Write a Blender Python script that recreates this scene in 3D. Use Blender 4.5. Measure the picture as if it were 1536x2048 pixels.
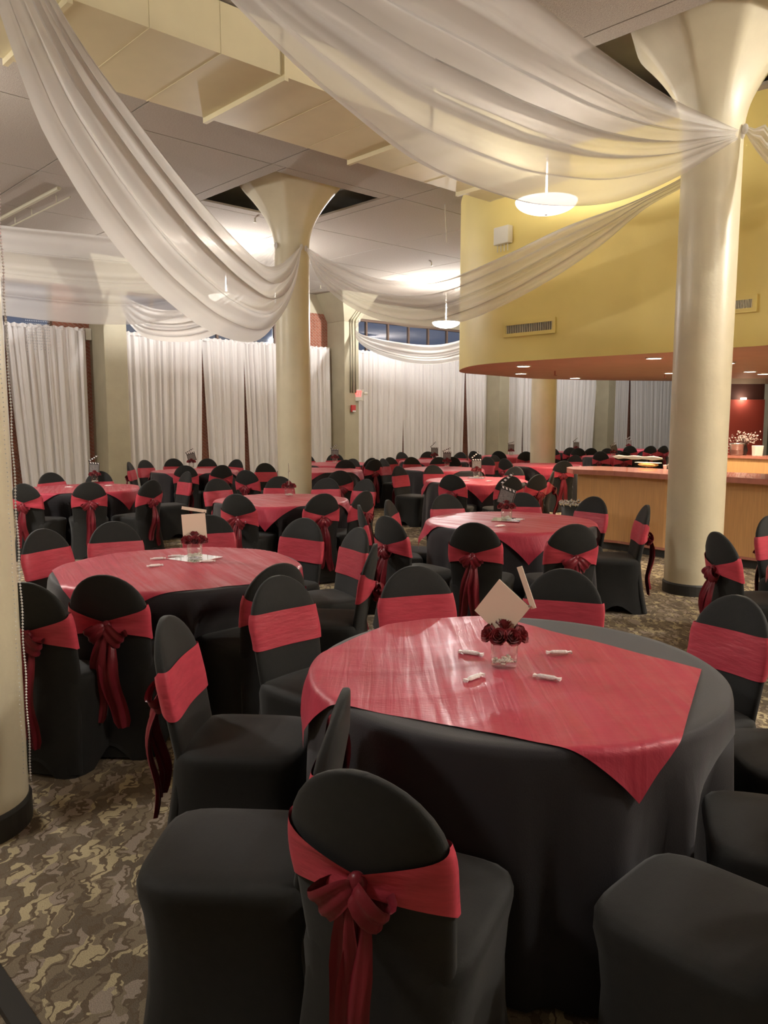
import bpy, bmesh, math, random
from mathutils import Vector, Matrix
random.seed(7)
sc = bpy.context.scene
for o in list(bpy.data.objects): bpy.data.objects.remove(o)
COL = sc.collection
PI = math.pi
# ------------------------------------------------------------------ camera
F = 1570.0; PIT = math.atan(186/1570.0); CH = 1.66
cd = bpy.data.cameras.new('camera'); cam = bpy.data.objects.new('camera', cd); COL.objects.link(cam)
cam.location = (0, 0, CH); cam.rotation_euler = (PI/2-PIT, 0, 0)
cd.sensor_fit = 'VERTICAL'; cd.sensor_height = 24.0; cd.lens = F/2048*24.0; cd.clip_start = .05; cd.clip_end = 200
sc.camera = cam
# ------------------------------------------------------------------ world + exposure
w = bpy.data.worlds.new('dusk'); sc.world = w; w.use_nodes = True
w.node_tree.nodes['Background'].inputs[0].default_value = (.072, .083, .108, 1)
w.node_tree.nodes['Background'].inputs[1].default_value = 1.0
vs = sc.view_settings; vs.view_transform = 'Standard'; vs.look = 'None'; vs.gamma = 1; vs.use_curve_mapping = False
vs.exposure = 1.08
LAMP_W = 210.0          # watts of one bowl pendant
LAMP_C = (1.0, .97, .95)

# ------------------------------------------------------------------ pixel -> point
def ray(px, py):
    a = (px-768)/F; b = -(py-1024)/F
    return Vector((a, math.cos(PIT)+b*math.sin(PIT), -math.sin(PIT)+b*math.cos(PIT)))
def gz(px, py, z):
    d = ray(px, py); t = (z-CH)/d.z; return Vector((d.x*t, d.y*t, z))
def gy(px, py, Y):
    d = ray(px, py); t = Y/d.y; return Vector((d.x*t, Y, CH+d.z*t))
def gplane(px, py, p0, n):                 # vertical plane through p0 with horizontal normal n
    d = ray(px, py); c = Vector((0, 0, CH)); t = (p0-c).dot(n)/d.dot(n); return c+d*t
# column grid of the hall: v runs along the window wall, u towards it
TH = math.radians(43.154); SV = 6.475; SU = 6.385
O = Vector((2.9856, 7.4793, 0)); V = Vector((math.cos(TH), math.sin(TH), 0)); U = Vector((-math.sin(TH), math.cos(TH), 0))
def W(a, b, z=0.0): return O+V*a+U*b+Vector((0, 0, z))
def toab(p): d = Vector((p.x, p.y, 0))-O; return d.dot(V), d.dot(U)

# ------------------------------------------------------------------ helpers
def obj(name, verts, faces, m=None, parent=None, smooth=False, loc=None):
    me = bpy.data.meshes.new(name); me.from_pydata([tuple(v) for v in verts], [], faces)
    if m: me.materials.append(m)
    if smooth: me.shade_smooth()
    return link(name, me, parent, loc)
def link(name, me, parent=None, loc=None):
    o = bpy.data.objects.new(name, me); COL.objects.link(o)
    if parent: o.parent = parent
    if loc is not None: o.location = loc
    return o
def tag(o, label, cat=None, group=None, kind=None):
    if label: o['label'] = label
    if cat: o['category'] = cat
    if group: o['group'] = group
    if kind: o['kind'] = kind
    return o
def empty(name, loc=(0, 0, 0), rz=0.0):
    o = bpy.data.objects.new(name, None); COL.objects.link(o); o.location = loc; o.rotation_euler = (0, 0, rz); o.empty_display_size = .1
    return o
def copy_tree(o, parent=None):
    c = o.copy(); COL.objects.link(c); c.parent = parent
    for ch in list(o.children): copy_tree(ch, c)
    return c
def grid_faces(nu, nv, closed_u=False):
    f = []
    for i in range(nu if closed_u else nu-1):
        for j in range(nv-1):
            a = i*nv+j; b = ((i+1) % nu)*nv+j; f.append((a, b, b+1, a+1))
    return f
class MB:
    def __init__(s): s.v = []; s.f = []
    def add(s, v, f): n = len(s.v); s.v += [Vector(x) for x in v]; s.f += [tuple(i+n for i in q) for q in f]; return s
    def box(s, x0, x1, y0, y1, z0, z1):
        return s.add([(x, y, z) for x in (x0, x1) for y in (y0, y1) for z in (z0, z1)],
                     [(0, 1, 3, 2), (4, 6, 7, 5), (0, 4, 5, 1), (2, 3, 7, 6), (0, 2, 6, 4), (1, 5, 7, 3)])
    def obox(s, a0, a1, b0, b1, z0, z1):          # box in the hall's own (a, b) axes
        return s.add([W(a, b, z) for a in (a0, a1) for b in (b0, b1) for z in (z0, z1)],
                     [(0, 1, 3, 2), (4, 6, 7, 5), (0, 4, 5, 1), (2, 3, 7, 6), (0, 2, 6, 4), (1, 5, 7, 3)])
    def lathe(s, prof, n=24, c=(0, 0, 0), cap=True):
        b = len(s.v); m = len(prof)
        for i in range(n):
            a = 2*PI*i/n
            for r, z in prof: s.v.append(Vector((c[0]+r*math.cos(a), c[1]+r*math.sin(a), c[2]+z)))
        for i in range(n):
            for j in range(m-1):
                p = b+i*m+j; q = b+((i+1) % n)*m+j; s.f.append((p, q, q+1, p+1))
        if cap:
            if prof[0][0] > 1e-4: s.f.append(tuple(b+i*m for i in reversed(range(n))))
            if prof[-1][0] > 1e-4: s.f.append(tuple(b+i*m+m-1 for i in range(n)))
        return s
    def tube(s, pts, r, n=8):
        pts = [Vector(p) for p in pts]; b = len(s.v); m = len(pts)
        for k, p in enumerate(pts):
            t = (pts[min(k+1, m-1)]-pts[max(k-1, 0)]).normalized()
            x = t.cross(Vector((0, 0, 1))); x = x.normalized() if x.length > 1e-3 else Vector((1, 0, 0)); y = t.cross(x)
            rr = r[k] if isinstance(r, (list, tuple)) else r
            for i in range(n):
                a = 2*PI*i/n; s.v.append(p+(x*math.cos(a)+y*math.sin(a))*rr)
        for k in range(m-1):
            for i in range(n):
                a0 = b+k*n+i; a1 = b+k*n+(i+1) % n; s.f.append((a0, a1, a1+n, a0+n))
        s.f.append(tuple(b+i for i in reversed(range(n)))); s.f.append(tuple(b+(m-1)*n+i for i in range(n)))
        return s
    def ell(s, c, rx, ry, rz, nu=12, nv=7):
        b = len(s.v)
        for i in range(nu):
            for j in range(nv):
                a = 2*PI*i/nu; e = -PI/2+PI*(j+.5)/nv
                s.v.append(Vector((c[0]+rx*math.cos(a)*math.cos(e), c[1]+ry*math.sin(a)*math.cos(e), c[2]+rz*math.sin(e))))
        for i in range(nu):
            for j in range(nv-1):
                p = b+i*nv+j; q = b+((i+1) % nu)*nv+j; s.f.append((p, q, q+1, p+1))
        s.f.append(tuple(b+i*nv for i in reversed(range(nu)))); s.f.append(tuple(b+i*nv+nv-1 for i in range(nu)))
        return s
    def mesh(s, name, m=None, smooth=False):
        me = bpy.data.meshes.new(name); me.from_pydata([tuple(v) for v in s.v], [], s.f)
        bm = bmesh.new(); bm.from_mesh(me); bmesh.ops.recalc_face_normals(bm, faces=bm.faces); bm.to_mesh(me); bm.free()
        if m: me.materials.append(m)
        if smooth: me.shade_smooth()
        return me
    def build(s, name, m=None, parent=None, smooth=False, loc=None): return link(name, s.mesh(name, m, smooth), parent, loc)
def bevel(o, wd=.01, seg=2):
    md = o.modifiers.new('bevel', 'BEVEL'); md.width = wd; md.segments = seg; md.limit_method = 'ANGLE'
    return o
def struct(o): o['kind'] = 'structure'; return o
def rnd(a, b): return random.uniform(a, b)

# ------------------------------------------------------------------ materials
def mat(name, col, rough=.6, var=.0, scale=20., bump=0., bscale=None, spec=.5, metal=0., sheen=0., col2=None, aniso=0., coat=0., emit=None, estr=0., shift=None):
    m = bpy.data.materials.new(name); m.use_nodes = True; nt = m.node_tree; b = nt.nodes['Principled BSDF']
    b.inputs['Base Color'].default_value = (*col, 1); b.inputs['Roughness'].default_value = rough; b.inputs['Metallic'].default_value = metal
    b.inputs['Specular IOR Level'].default_value = spec; b.inputs['Sheen Weight'].default_value = sheen; b.inputs['Anisotropic'].default_value = aniso
    b.inputs['Coat Weight'].default_value = coat; b.inputs['Sheen Roughness'].default_value = .45
    if emit: b.inputs['Emission Color'].default_value = (*emit, 1); b.inputs['Emission Strength'].default_value = estr
    tc = nt.nodes.new('ShaderNodeTexCoord'); src = tc.outputs['Object']
    if shift:
        mp = nt.nodes.new('ShaderNodeMapping'); mp.inputs['Scale'].default_value = shift; nt.links.new(src, mp.inputs['Vector']); src = mp.outputs['Vector']
    if var > 0 or col2:
        n = nt.nodes.new('ShaderNodeTexNoise'); n.inputs['Scale'].default_value = scale; n.inputs['Detail'].default_value = 4; nt.links.new(src, n.inputs['Vector'])
        r = nt.nodes.new('ShaderNodeValToRGB'); r.color_ramp.elements[0].position = .3; r.color_ramp.elements[1].position = .7
        c2 = col2 if col2 else tuple(min(1, c*(1+var)) for c in col); c1 = col if col2 else tuple(c*(1-var) for c in col)
        r.color_ramp.elements[0].color = (*c1, 1); r.color_ramp.elements[1].color = (*c2, 1)
        nt.links.new(n.outputs['Fac'], r.inputs['Fac']); nt.links.new(r.outputs['Color'], b.inputs['Base Color'])
    if bump > 0:
        n = nt.nodes.new('ShaderNodeTexNoise'); n.inputs['Scale'].default_value = bscale or scale; n.inputs['Detail'].default_value = 3; nt.links.new(src, n.inputs['Vector'])
        bp = nt.nodes.new('ShaderNodeBump'); bp.inputs['Strength'].default_value = bump; bp.inputs['Distance'].default_value = .01
        nt.links.new(n.outputs['Fac'], bp.inputs['Height']); nt.links.new(bp.outputs['Normal'], b.inputs['Normal'])
    return m
def sheer(name, col, alpha, trl=.45):
    m = bpy.data.materials.new(name); m.use_nodes = True; nt = m.node_tree; nt.nodes.clear()
    out = nt.nodes.new('ShaderNodeOutputMaterial'); d = nt.nodes.new('ShaderNodeBsdfDiffuse'); t = nt.nodes.new('ShaderNodeBsdfTranslucent'); tr = nt.nodes.new('ShaderNodeBsdfTransparent')
    d.inputs[0].default_value = (*col, 1); t.inputs[0].default_value = (*col, 1)
    a = nt.nodes.new('ShaderNodeMixShader'); a.inputs[0].default_value = trl; b = nt.nodes.new('ShaderNodeMixShader'); b.inputs[0].default_value = alpha
    nt.links.new(d.outputs[0], a.inputs[1]); nt.links.new(t.outputs[0], a.inputs[2]); nt.links.new(tr.outputs[0], b.inputs[1]); nt.links.new(a.outputs[0], b.inputs[2]); nt.links.new(b.outputs[0], out.inputs[0])
    return m
def glass(name, tint=(1, 1, 1), rough=.0):
    m = bpy.data.materials.new(name); m.use_nodes = True; nt = m.node_tree; nt.nodes.clear()
    out = nt.nodes.new('ShaderNodeOutputMaterial'); g = nt.nodes.new('ShaderNodeBsdfGlossy'); tr = nt.nodes.new('ShaderNodeBsdfTransparent'); fr = nt.nodes.new('ShaderNodeLayerWeight')
    g.inputs['Roughness'].default_value = .03; tr.inputs[0].default_value = (*tint, 1); fr.inputs[0].default_value = .35
    mm = nt.nodes.new('ShaderNodeMath'); mm.operation = 'MULTIPLY_ADD'; mm.inputs[1].default_value = .35; mm.inputs[2].default_value = .04; nt.links.new(fr.outputs['Facing'], mm.inputs[0])
    b = nt.nodes.new('ShaderNodeMixShader'); nt.links.new(mm.outputs[0], b.inputs[0]); nt.links.new(tr.outputs[0], b.inputs[1]); nt.links.new(g.outputs[0], b.inputs[2]); nt.links.new(b.outputs[0], out.inputs[0])
    return m
def carpet():
    m = mat('carpet', (.2, .15, .1), .95, spec=.1); nt = m.node_tree; b = nt.nodes['Principled BSDF']; L = nt.links.new
    tc = nt.nodes.new('ShaderNodeTexCoord')
    n0 = nt.nodes.new('ShaderNodeTexNoise'); n0.inputs['Scale'].default_value = 13.0; n0.inputs['Detail'].default_value = 2; L(tc.outputs['Object'], n0.inputs['Vector'])
    mx = nt.nodes.new('ShaderNodeMix'); mx.data_type = 'VECTOR'; mx.inputs['Factor'].default_value = .11
    L(tc.outputs['Object'], mx.inputs['A']); L(n0.outputs['Color'], mx.inputs['B'])
    def vor(s, st):
        mp = nt.nodes.new('ShaderNodeMapping'); mp.inputs['Scale'].default_value = st; mp.inputs['Rotation'].default_value = (0, 0, s); L(mx.outputs['Result'], mp.inputs['Vector'])
        v = nt.nodes.new('ShaderNodeTexVoronoi'); v.inputs['Scale'].default_value = 1.0; L(mp.outputs['Vector'], v.inputs['Vector']); return v
    def ramp(src, stops):
        r = nt.nodes.new('ShaderNodeValToRGB'); r.color_ramp.interpolation = 'LINEAR'; e = r.color_ramp.elements
        while len(e) < len(stops): e.new(.5)
        for k, (p, c) in enumerate(stops): e[k].position = p; e[k].color = (*c, 1)
        L(src, r.inputs['Fac']); return r
    sep = nt.nodes.new('ShaderNodeSeparateColor'); v1 = vor(.5, (25, 13, 1)); L(v1.outputs['Color'], sep.inputs[0])
    light, mid, dk, pink = (.47, .39, .24), (.24, .19, .13), (.165, .13, .092), (.34, .275, .215)
    base = ramp(sep.outputs[0], [(0, mid), (.30, mid), (.32, light), (.52, light), (.54, pink), (.72, pink), (.74, dk), (1, dk)])
    base.color_ramp.interpolation = 'CONSTANT'
    wv = nt.nodes.new('ShaderNodeTexWave'); wv.inputs['Scale'].default_value = 6.0; wv.inputs['Distortion'].default_value = 9; wv.inputs['Detail'].default_value = 2; wv.inputs['Detail Scale'].default_value = 2.0; L(mx.outputs['Result'], wv.inputs['Vector'])
    vein = ramp(wv.outputs['Fac'], [(0, (1, 1, 1)), (.10, (1, 1, 1)), (.16, (0, 0, 0)), (1, (0, 0, 0))])
    c1 = nt.nodes.new('ShaderNodeMix'); c1.data_type = 'RGBA'; L(vein.outputs['Color'], c1.inputs['Factor']); L(base.outputs['Color'], c1.inputs['A']); c1.inputs['B'].default_value = (.15, .112, .075, 1)
    n2 = nt.nodes.new('ShaderNodeTexNoise'); n2.inputs['Scale'].default_value = 260; L(tc.outputs['Object'], n2.inputs['Vector'])
    sp = ramp(n2.outputs['Fac'], [(.3, (.72, .72, .72)), (.7, (1.1, 1.1, 1.1))])
    c2 = nt.nodes.new('ShaderNodeMix'); c2.data_type = 'RGBA'; c2.blend_type = 'MULTIPLY'; c2.inputs['Factor'].default_value = 1; L(c1.outputs['Result'], c2.inputs['A']); L(sp.outputs['Color'], c2.inputs['B'])
    L(c2.outputs['Result'], b.inputs['Base Color'])
    bp = nt.nodes.new('ShaderNodeBump'); bp.inputs['Strength'].default_value = .5; bp.inputs['Distance'].default_value = .006; L(n2.outputs['Fac'], bp.inputs['Height']); L(bp.outputs['Normal'], b.inputs['Normal'])
    return m
def brick():
    m = mat('brick', (.3, .11, .07), .9); nt = m.node_tree; b = nt.nodes['Principled BSDF']
    tc = nt.nodes.new('ShaderNodeTexCoord'); mp = nt.nodes.new('ShaderNodeMapping'); mp.inputs['Rotation'].default_value = (PI/2, 0, -TH)
    br = nt.nodes.new('ShaderNodeTexBrick'); br.inputs['Scale'].default_value = 4.6; br.inputs['Color1'].default_value = (.33, .12, .075, 1); br.inputs['Color2'].default_value = (.25, .085, .05, 1); br.inputs['Mortar'].default_value = (.3, .25, .2, 1); br.inputs['Mortar Size'].default_value = .015
    nt.links.new(tc.outputs['Object'], mp.inputs['Vector']); nt.links.new(mp.outputs['Vector'], br.inputs['Vector']); nt.links.new(br.outputs['Color'], b.inputs['Base Color'])
    return m
def satin(name, col, rough=.38, bstr=.25, bscale=14, stretch=(1, 1, 1), var=.12):
    m = mat(name, col, rough, var=var, scale=9, bump=bstr, bscale=bscale, spec=.22, sheen=.08, shift=stretch)
    m.node_tree.nodes['Principled BSDF'].inputs['Sheen Tint'].default_value = (1, .55, .55, 1)
    return m
def satin_top():
    m = satin('red_satin_overlay', (.37, .034, .060), .44, .12, 40, (1, 5, 1), .06); nt = m.node_tree; b = nt.nodes['Principled BSDF']; L = nt.links.new
    b.inputs['Specular IOR Level'].default_value = .42; b.inputs['Specular Tint'].default_value = (1, .62, .62, 1)
    tc = nt.nodes.new('ShaderNodeTexCoord'); mp = nt.nodes.new('ShaderNodeMapping'); mp.inputs['Scale'].default_value = (16, .9, 1); mp.inputs['Rotation'].default_value = (0, 0, .25); L(tc.outputs['Object'], mp.inputs['Vector'])
    n = nt.nodes.new('ShaderNodeTexNoise'); n.inputs['Scale'].default_value = 1.6; n.inputs['Detail'].default_value = 4; n.inputs['Distortion'].default_value = .6; L(mp.outputs['Vector'], n.inputs['Vector'])
    r = nt.nodes.new('ShaderNodeMapRange'); r.inputs['From Min'].default_value = .35; r.inputs['From Max'].default_value = .68; r.inputs['To Min'].default_value = .30; r.inputs['To Max'].default_value = .56; L(n.outputs['Fac'], r.inputs['Value']); L(r.outputs['Result'], b.inputs['Roughness'])
    bp = nt.nodes.new('ShaderNodeBump'); bp.inputs['Strength'].default_value = .32; bp.inputs['Distance'].default_value = .010; L(n.outputs['Fac'], bp.inputs['Height'])
    old = b.inputs['Normal'].links[0].from_socket; L(old, bp.inputs['Normal']); L(bp.outputs['Normal'], b.inputs['Normal'])
    return m
M = dict(
    carpet=carpet(), brick=brick(),
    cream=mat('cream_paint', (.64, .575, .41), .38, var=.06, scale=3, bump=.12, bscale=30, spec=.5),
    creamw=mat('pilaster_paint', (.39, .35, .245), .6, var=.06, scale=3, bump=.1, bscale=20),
    duct=mat('duct_paint', (.66, .58, .36), .5, var=.03, scale=4, bump=.05, bscale=15),
    tile=mat('acoustic_tile', (.40, .355, .305), .95, var=.10, scale=60, bump=.5, bscale=90, spec=.1),
    slab=mat('slab_plaster', (.55, .52, .46), .9, var=.06, scale=5),
    wall=mat('wall_paint', (.46, .41, .30), .8, var=.04, scale=4),
    yellow=mat('yellow_paint', (.80, .645, .215), .55, var=.03, scale=2, bump=.06, bscale=60),
    soffit=mat('soffit_paint', (.42, .25, .17), .6, var=.05, scale=3),
    black=mat('black_spandex', (.0105, .0100, .0090), .78, var=.1, scale=40, bump=.08, bscale=300, spec=.35, sheen=.10),
    cloth=mat('black_tablecloth', (.0175, .0148, .0178), .75, bump=.1, bscale=250, spec=.35, sheen=.22),
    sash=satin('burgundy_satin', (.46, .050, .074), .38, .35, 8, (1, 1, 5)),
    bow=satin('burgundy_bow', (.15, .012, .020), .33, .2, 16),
    overlay=satin_top(),
    rubber=mat('dark_rubber', (.03, .03, .028), .5, spec=.5),
    drape=sheer('white_sheer_drape', (.80, .77, .735), .86, .60), thin=sheer('thin_sheer_drape', (.72, .69, .66), .64, .50),
    curtain=sheer('white_curtain', (.83, .80, .785), .985, .12),
    metal=mat('chrome', (.7, .7, .7), .25, metal=1.),
    iron=mat('painted_conduit', (.42, .38, .27), .5),
    dark=mat('dark_metal', (.02, .02, .02), .5),
    glass=glass('clear_glass'), pane=glass('window_glass', (.75, .8, .9)),
    crystal=mat('crystal_bead', (.85, .85, .88), .08, spec=1., metal=.35),
    gem=mat('glass_gem', (.78, .78, .66), .08, spec=.9, var=.25, scale=80),
    mirror=mat('mirror_glass', (.85, .85, .85), .03, metal=1.),
    rose=mat('dark_red_rose', (.24, .018, .026), .6, var=.25, scale=60, sheen=.2),
    card=mat('cream_card', (.80, .66, .52), .7), white=mat('white_stripe', (.85, .83, .80), .5), cblk=mat('clapper_black', (.012, .012, .012), .45),
    slate=mat('slate_grey', (.17, .16, .15), .6, var=.4, scale=120),
    candy=mat('white_wrapper', (.86, .78, .76), .3, var=.08, scale=150, bump=.3, bscale=200, spec=.7),
    wood=mat('bar_wood', (.60, .335, .14), .45, var=.10, scale=6, shift=(14, 14, .6), spec=.4),
    bartop=mat('bar_top_wood', (.44, .17, .125), .22, var=.10, scale=5, shift=(3, 3, 1), coat=.4),
    redwall=mat('red_wall', (.55, .10, .08), .7), green=mat('green_paint', (.045, .085, .055), .6), dkred=mat('maroon_wall', (.10, .04, .035), .7),
    steel=mat('brushed_steel', (.38, .35, .34), .35, metal=.8), plastic=mat('black_plastic', (.015, .015, .015), .4),
    orange=mat('orange_snack', (.8, .33, .06), .5, col2=(.95, .62, .25), scale=60), paper=mat('white_paper', (.85, .78, .72), .7, bump=.3, bscale=30),
    blossom=mat('pale_blossom', (.72, .58, .55), .7), twig=mat('brown_twig', (.06, .035, .025), .8),
    exitred=mat('exit_red', (.9, .1, .08), .5, emit=(1, .08, .06), estr=.9), alarm=mat('alarm_red', (.45, .03, .03), .4), offwhite=mat('off_white_plastic', (.75, .72, .62), .4),
    bowl=mat('lamp_bowl', (.9, .88, .82), .4, emit=(1., .92, .80), estr=4.5), down=mat('downlight_lens', (.9, .9, .8), .4, emit=(1., .88, .66), estr=14.),
    frame=mat('window_frame', (.16, .10, .07), .6), tablewood=mat('table_plywood', (.35, .25, .15), .7),
)

# ================================================================== THE SETTING
A0, A1, B0, B1 = -13.6, 27.6, -6.0, 2*SU+.75
ZC = 4.9; ZS = 5.35
def quad(name, pts, m, thick=None): return struct(obj(name, pts, [tuple(range(len(pts)))], m))
struct(MB().obox(A0-.2, A1+.2, B0-.2, B1+.2, -.12, 0).build('floor', M['carpet']))
ceil = struct(MB().obox(A0-.2, A1+.2, B0-.2, B1+.2, ZS, ZS+.2).build('ceiling', M['slab']))
struct(MB().obox(A0-.2, A0, B0, B1, 0, ZS).build('wall_left', M['wall']))
struct(MB().obox(A1, A1+.2, B0, B1, 0, ZS).build('wall_right', M['wall']))
struct(MB().obox(A0, A1, B0-.2, B0, 0, ZS).build('wall_back', M['wall']))
# window wall: brick up to the sill, windows above the curtains
BW = 2*SU+.45; SILL = 3.30; HEAD = 4.42
wallw = struct(MB().obox(A0, A1, BW, B1, 0, SILL).build('wall_window', M['brick']))
struct(MB().obox(A0, A1, BW, B1, HEAD, ZS).build('wall_window_head', M['wall']))
wn = 0
for k in range(-2, 4):
    a0 = k*SV+.34; a1 = (k+1)*SV-1.0
    MB().obox(a1, (k+1)*SV+.34, BW, B1, SILL, HEAD).build('brick_pier', M['brick'], wallw)
    wn += 1
    nm = 6; win = empty('window_%d' % wn, W((a0+a1)/2, BW+.12, SILL)); struct(win)
    inv = Matrix.Translation(-win.location)
    def wpart(name, mb, m):
        mb.v = [inv @ p for p in mb.v]; return mb.build(name, m, win)
    wpart('window_frame', MB().obox(a0, a1, BW+.06, BW+.16, SILL, SILL+.06).obox(a0, a1, BW+.06, BW+.16, HEAD-.06, HEAD).obox(a0, a0+.06, BW+.06, BW+.16, SILL+.06, HEAD-.06).obox(a1-.06, a1, BW+.06, BW+.16, SILL+.06, HEAD-.06), M['frame'])
    st = (a1-a0-.12)/nm
    for q in range(nm):
        x0 = a0+.06+q*st
        if q: wpart('mullion', MB().obox(x0-.025, x0+.025, BW+.07, BW+.15, SILL+.06, HEAD-.06), M['frame'])
        wpart('pane', MB().obox(x0+.025, x0+st-.025, BW+.10, BW+.11, SILL+.06, HEAD-.06), M['pane'])
# dropped acoustic ceiling: panels between the columns, a square opening round each column head
def cuts(s, lo, hi):
    L = set()
    for k in range(-4, 7):
        for d in (-1.16, 1.16, s/2):
            if lo < k*s+d < hi: L.add(round(k*s+d, 4))
    return [lo]+sorted(L)+[hi]
def yb_inside(a, b): return False
ca = cuts(SV, A0, A1); cb = cuts(SU, B0, BW)
pmesh = {}
def panel(a0, a1, b0, b1):
    g = .008; sx = round(a1-a0-2*g, 3); sy = round(b1-b0-2*g, 3)
    if (sx, sy) not in pmesh: pmesh[(sx, sy)] = MB().box(-sx/2, sx/2, -sy/2, sy/2, 0, .03).mesh('ceiling_panel', M['tile'])
    o = link('ceiling_panel', pmesh[(sx, sy)], ceil, W((a0+a1)/2, (b0+b1)/2, ZC)); o.rotation_euler.z = TH
for i in range(len(ca)-1):
    for j in range(len(cb)-1):
        am = (ca[i]+ca[i+1])/2; bm_ = (cb[j]+cb[j+1])/2
        ka = round(am/SV); kb = round(bm_/SU)
        if abs(am-ka*SV) < .01 and abs(bm_-kb*SU) < .01 and ca[i+1]-ca[i] < 2.4:
            h = .94; ac, bc = ka*SV, kb*SU
            panel(ca[i], ac-h, cb[j], cb[j+1]); panel(ac+h, ca[i+1], cb[j], cb[j+1])
            panel(ac-h, ac+h, cb[j], bc-h); panel(ac-h, ac+h, bc+h, cb[j+1])
        else: panel(ca[i], ca[i+1], cb[j], cb[j+1])

# ------------------------------------------------------------------ columns
CR = .26
def capital(mb, prof, n=64, rot=0.0):
    b = len(mb.v); m = len(prof)
    for i in range(n):
        a = 2*PI*i/n; k = (a % (PI/4))-PI/8; oc = math.cos(PI/8)/math.cos(k)
        for r, z, t in prof:
            rr = r*((1-t)+t*oc*1.04); mb.v.append(Vector((rr*math.cos(a+rot), rr*math.sin(a+rot), z)))
    for i in range(n):
        for j in range(m-1):
            p = b+i*m+j; q = b+((i+1) % n)*m+j; mb.f.append((p, q, q+1, p+1))
    mb.f.append(tuple(b+i*m+m-1 for i in range(n)))
shaft = MB().lathe([(CR, .10), (CR, 1.5), (CR, 3.0), (CR, 4.20)], 56, cap=False).mesh('shaft', M['cream'], True)
cp = MB(); prof = []
for k in range(15):
    t = k/14; z = 4.20+t*.93; r = CR+(.80-CR)*(t**1.9 if t < .9 else .9**1.9+(t-.9)*.9); prof.append((r, z, min(1, t*1.6)))
prof += [(prof[-1][0], 5.17, 1), (prof[-1][0]*.9, ZS, 1)]
capital(cp, prof, rot=TH); capm = cp.mesh('capital', M['cream'], True)
basem = MB().lathe([(CR+.012, 0), (CR+.012, .095), (CR+.004, .11)], 56).mesh('base', M['rubber'], False)
def column(a, b, label):
    e = empty('pillar', W(a, b)); e['kind'] = 'structure'
    link('shaft', shaft, e); link('capital', capm, e); link('base', basem, e); e['label'] = label
    return e
column(0, 0, 'round cream pillar with a flared head in front of the yellow bar wall')
column(-SV, 0, 'round cream pillar hung with a crystal bead garland')
column(0, SU, 'round cream pillar where three sheer swags meet')
column(SV, SU, 'round cream pillar standing beyond the bar end')
column(-SV, SU, 'round cream pillar off to the side'); column(0, -SU, 'round cream pillar off to the other side')
# wall pilasters with corbelled heads
for k in range(-1, 4):
    e = empty('pilaster', W(k*SV, 2*SU)); e.rotation_euler.z = TH; e['kind'] = 'structure'; e['label'] = 'square cream wall pilaster between the white curtains'
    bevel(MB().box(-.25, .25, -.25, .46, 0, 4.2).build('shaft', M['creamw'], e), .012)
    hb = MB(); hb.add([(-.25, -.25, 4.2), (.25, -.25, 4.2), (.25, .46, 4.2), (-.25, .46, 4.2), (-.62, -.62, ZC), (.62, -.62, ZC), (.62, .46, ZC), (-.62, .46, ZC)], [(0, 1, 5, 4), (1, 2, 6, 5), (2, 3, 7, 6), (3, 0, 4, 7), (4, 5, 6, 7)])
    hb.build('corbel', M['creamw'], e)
# conduits on the exit pilaster
ce = tag(empty('conduit_run', W(SV, 2*SU-.25, 0)), 'thin painted conduits running up the exit pilaster', 'conduit'); ce.rotation_euler.z = TH
for x in (-.06, .02, .12):
    MB().tube([(x, -.02, 2.35), (x, -.02, 4.15), (x, -.05, 4.25), (x+.16, -.20, 4.55)], .016, 6).build('pipe', M['iron'], ce, True)

# ------------------------------------------------------------------ bar canopy (yellow) and what is under it
ZB = 2.40
front = [(1536+260, 660), (1536+110, 678), (1536, 691), (1465, 695), (1345, 704.5), (1180, 713.5), (1008, 724.5), (960, 729), (935, 733.5), (921, 738.5), (917, 743)]
back = [(925, 746), (945, 748), (974, 750), (1020, 754), (1059, 757), (1120, 759), (1192, 760.5), (1345, 762)]
poly = [gz(x, y, ZB) for x, y in front+back]
poly += [W(toab(poly[-1])[0]+5.5, toab(poly[-1])[1]-1.5, ZB), Vector((poly[0].x+6, poly[0].y+3.5, ZB))]
def smooth_poly(p, closed=False):
    r = []
    for k in range(len(p)-1):
        r += [p[k]*.75+p[k+1]*.25, p[k]*.25+p[k+1]*.75]
    return [p[0]]+r+[p[-1]]
core = smooth_poly(smooth_poly(poly[:-2]))+poly[-2:]
n = len(core)
canopy = struct(empty('trim_1', (core[0].x, core[0].y, ZB))); canopy['label'] = 'curved yellow canopy wall above the bar'
off = canopy.location
vs_ = [p-off for p in core]+[Vector((p.x, p.y, ZC+.02))-off for p in core]
obj('canopy_wall', vs_, [(i, i+1, n+i+1, n+i) for i in range(n-1)]+[(n-1, 0, n, 2*n-1)], M['yellow'], canopy, True)
obj('canopy_underside', [p-off for p in core], [tuple(range(n))], M['soffit'], canopy)
def downlight(px, py, pos=None, pw=110):
    p = gz(px, py, ZB) if pos is None else Vector((*pos, ZB)); e = tag(empty('downlight', (p.x, p.y, ZB-.004)), 'round recessed downlight in the brown canopy underside', 'downlight', 'canopy downlights')
    MB().lathe([(.085, -.012), (.105, -.012), (.105, .004), (.085, .004), (.085, -.012)], 24, cap=False).build('trim_ring', M['white'], e, True)
    MB().lathe([(0, -.003), (.085, -.003)], 24, cap=False).build('lens', M['down'], e)
    l = bpy.data.lights.new('downlight_beam', 'SPOT'); l.energy = pw; l.color = (1, .8, .55); l.spot_size = 2.0; l.spot_blend = .8; l.shadow_soft_size = .06
    lo = bpy.data.objects.new('downlight_beam', l); COL.objects.link(lo); lo.parent = e; lo.location = (0, 0, -.04)
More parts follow.
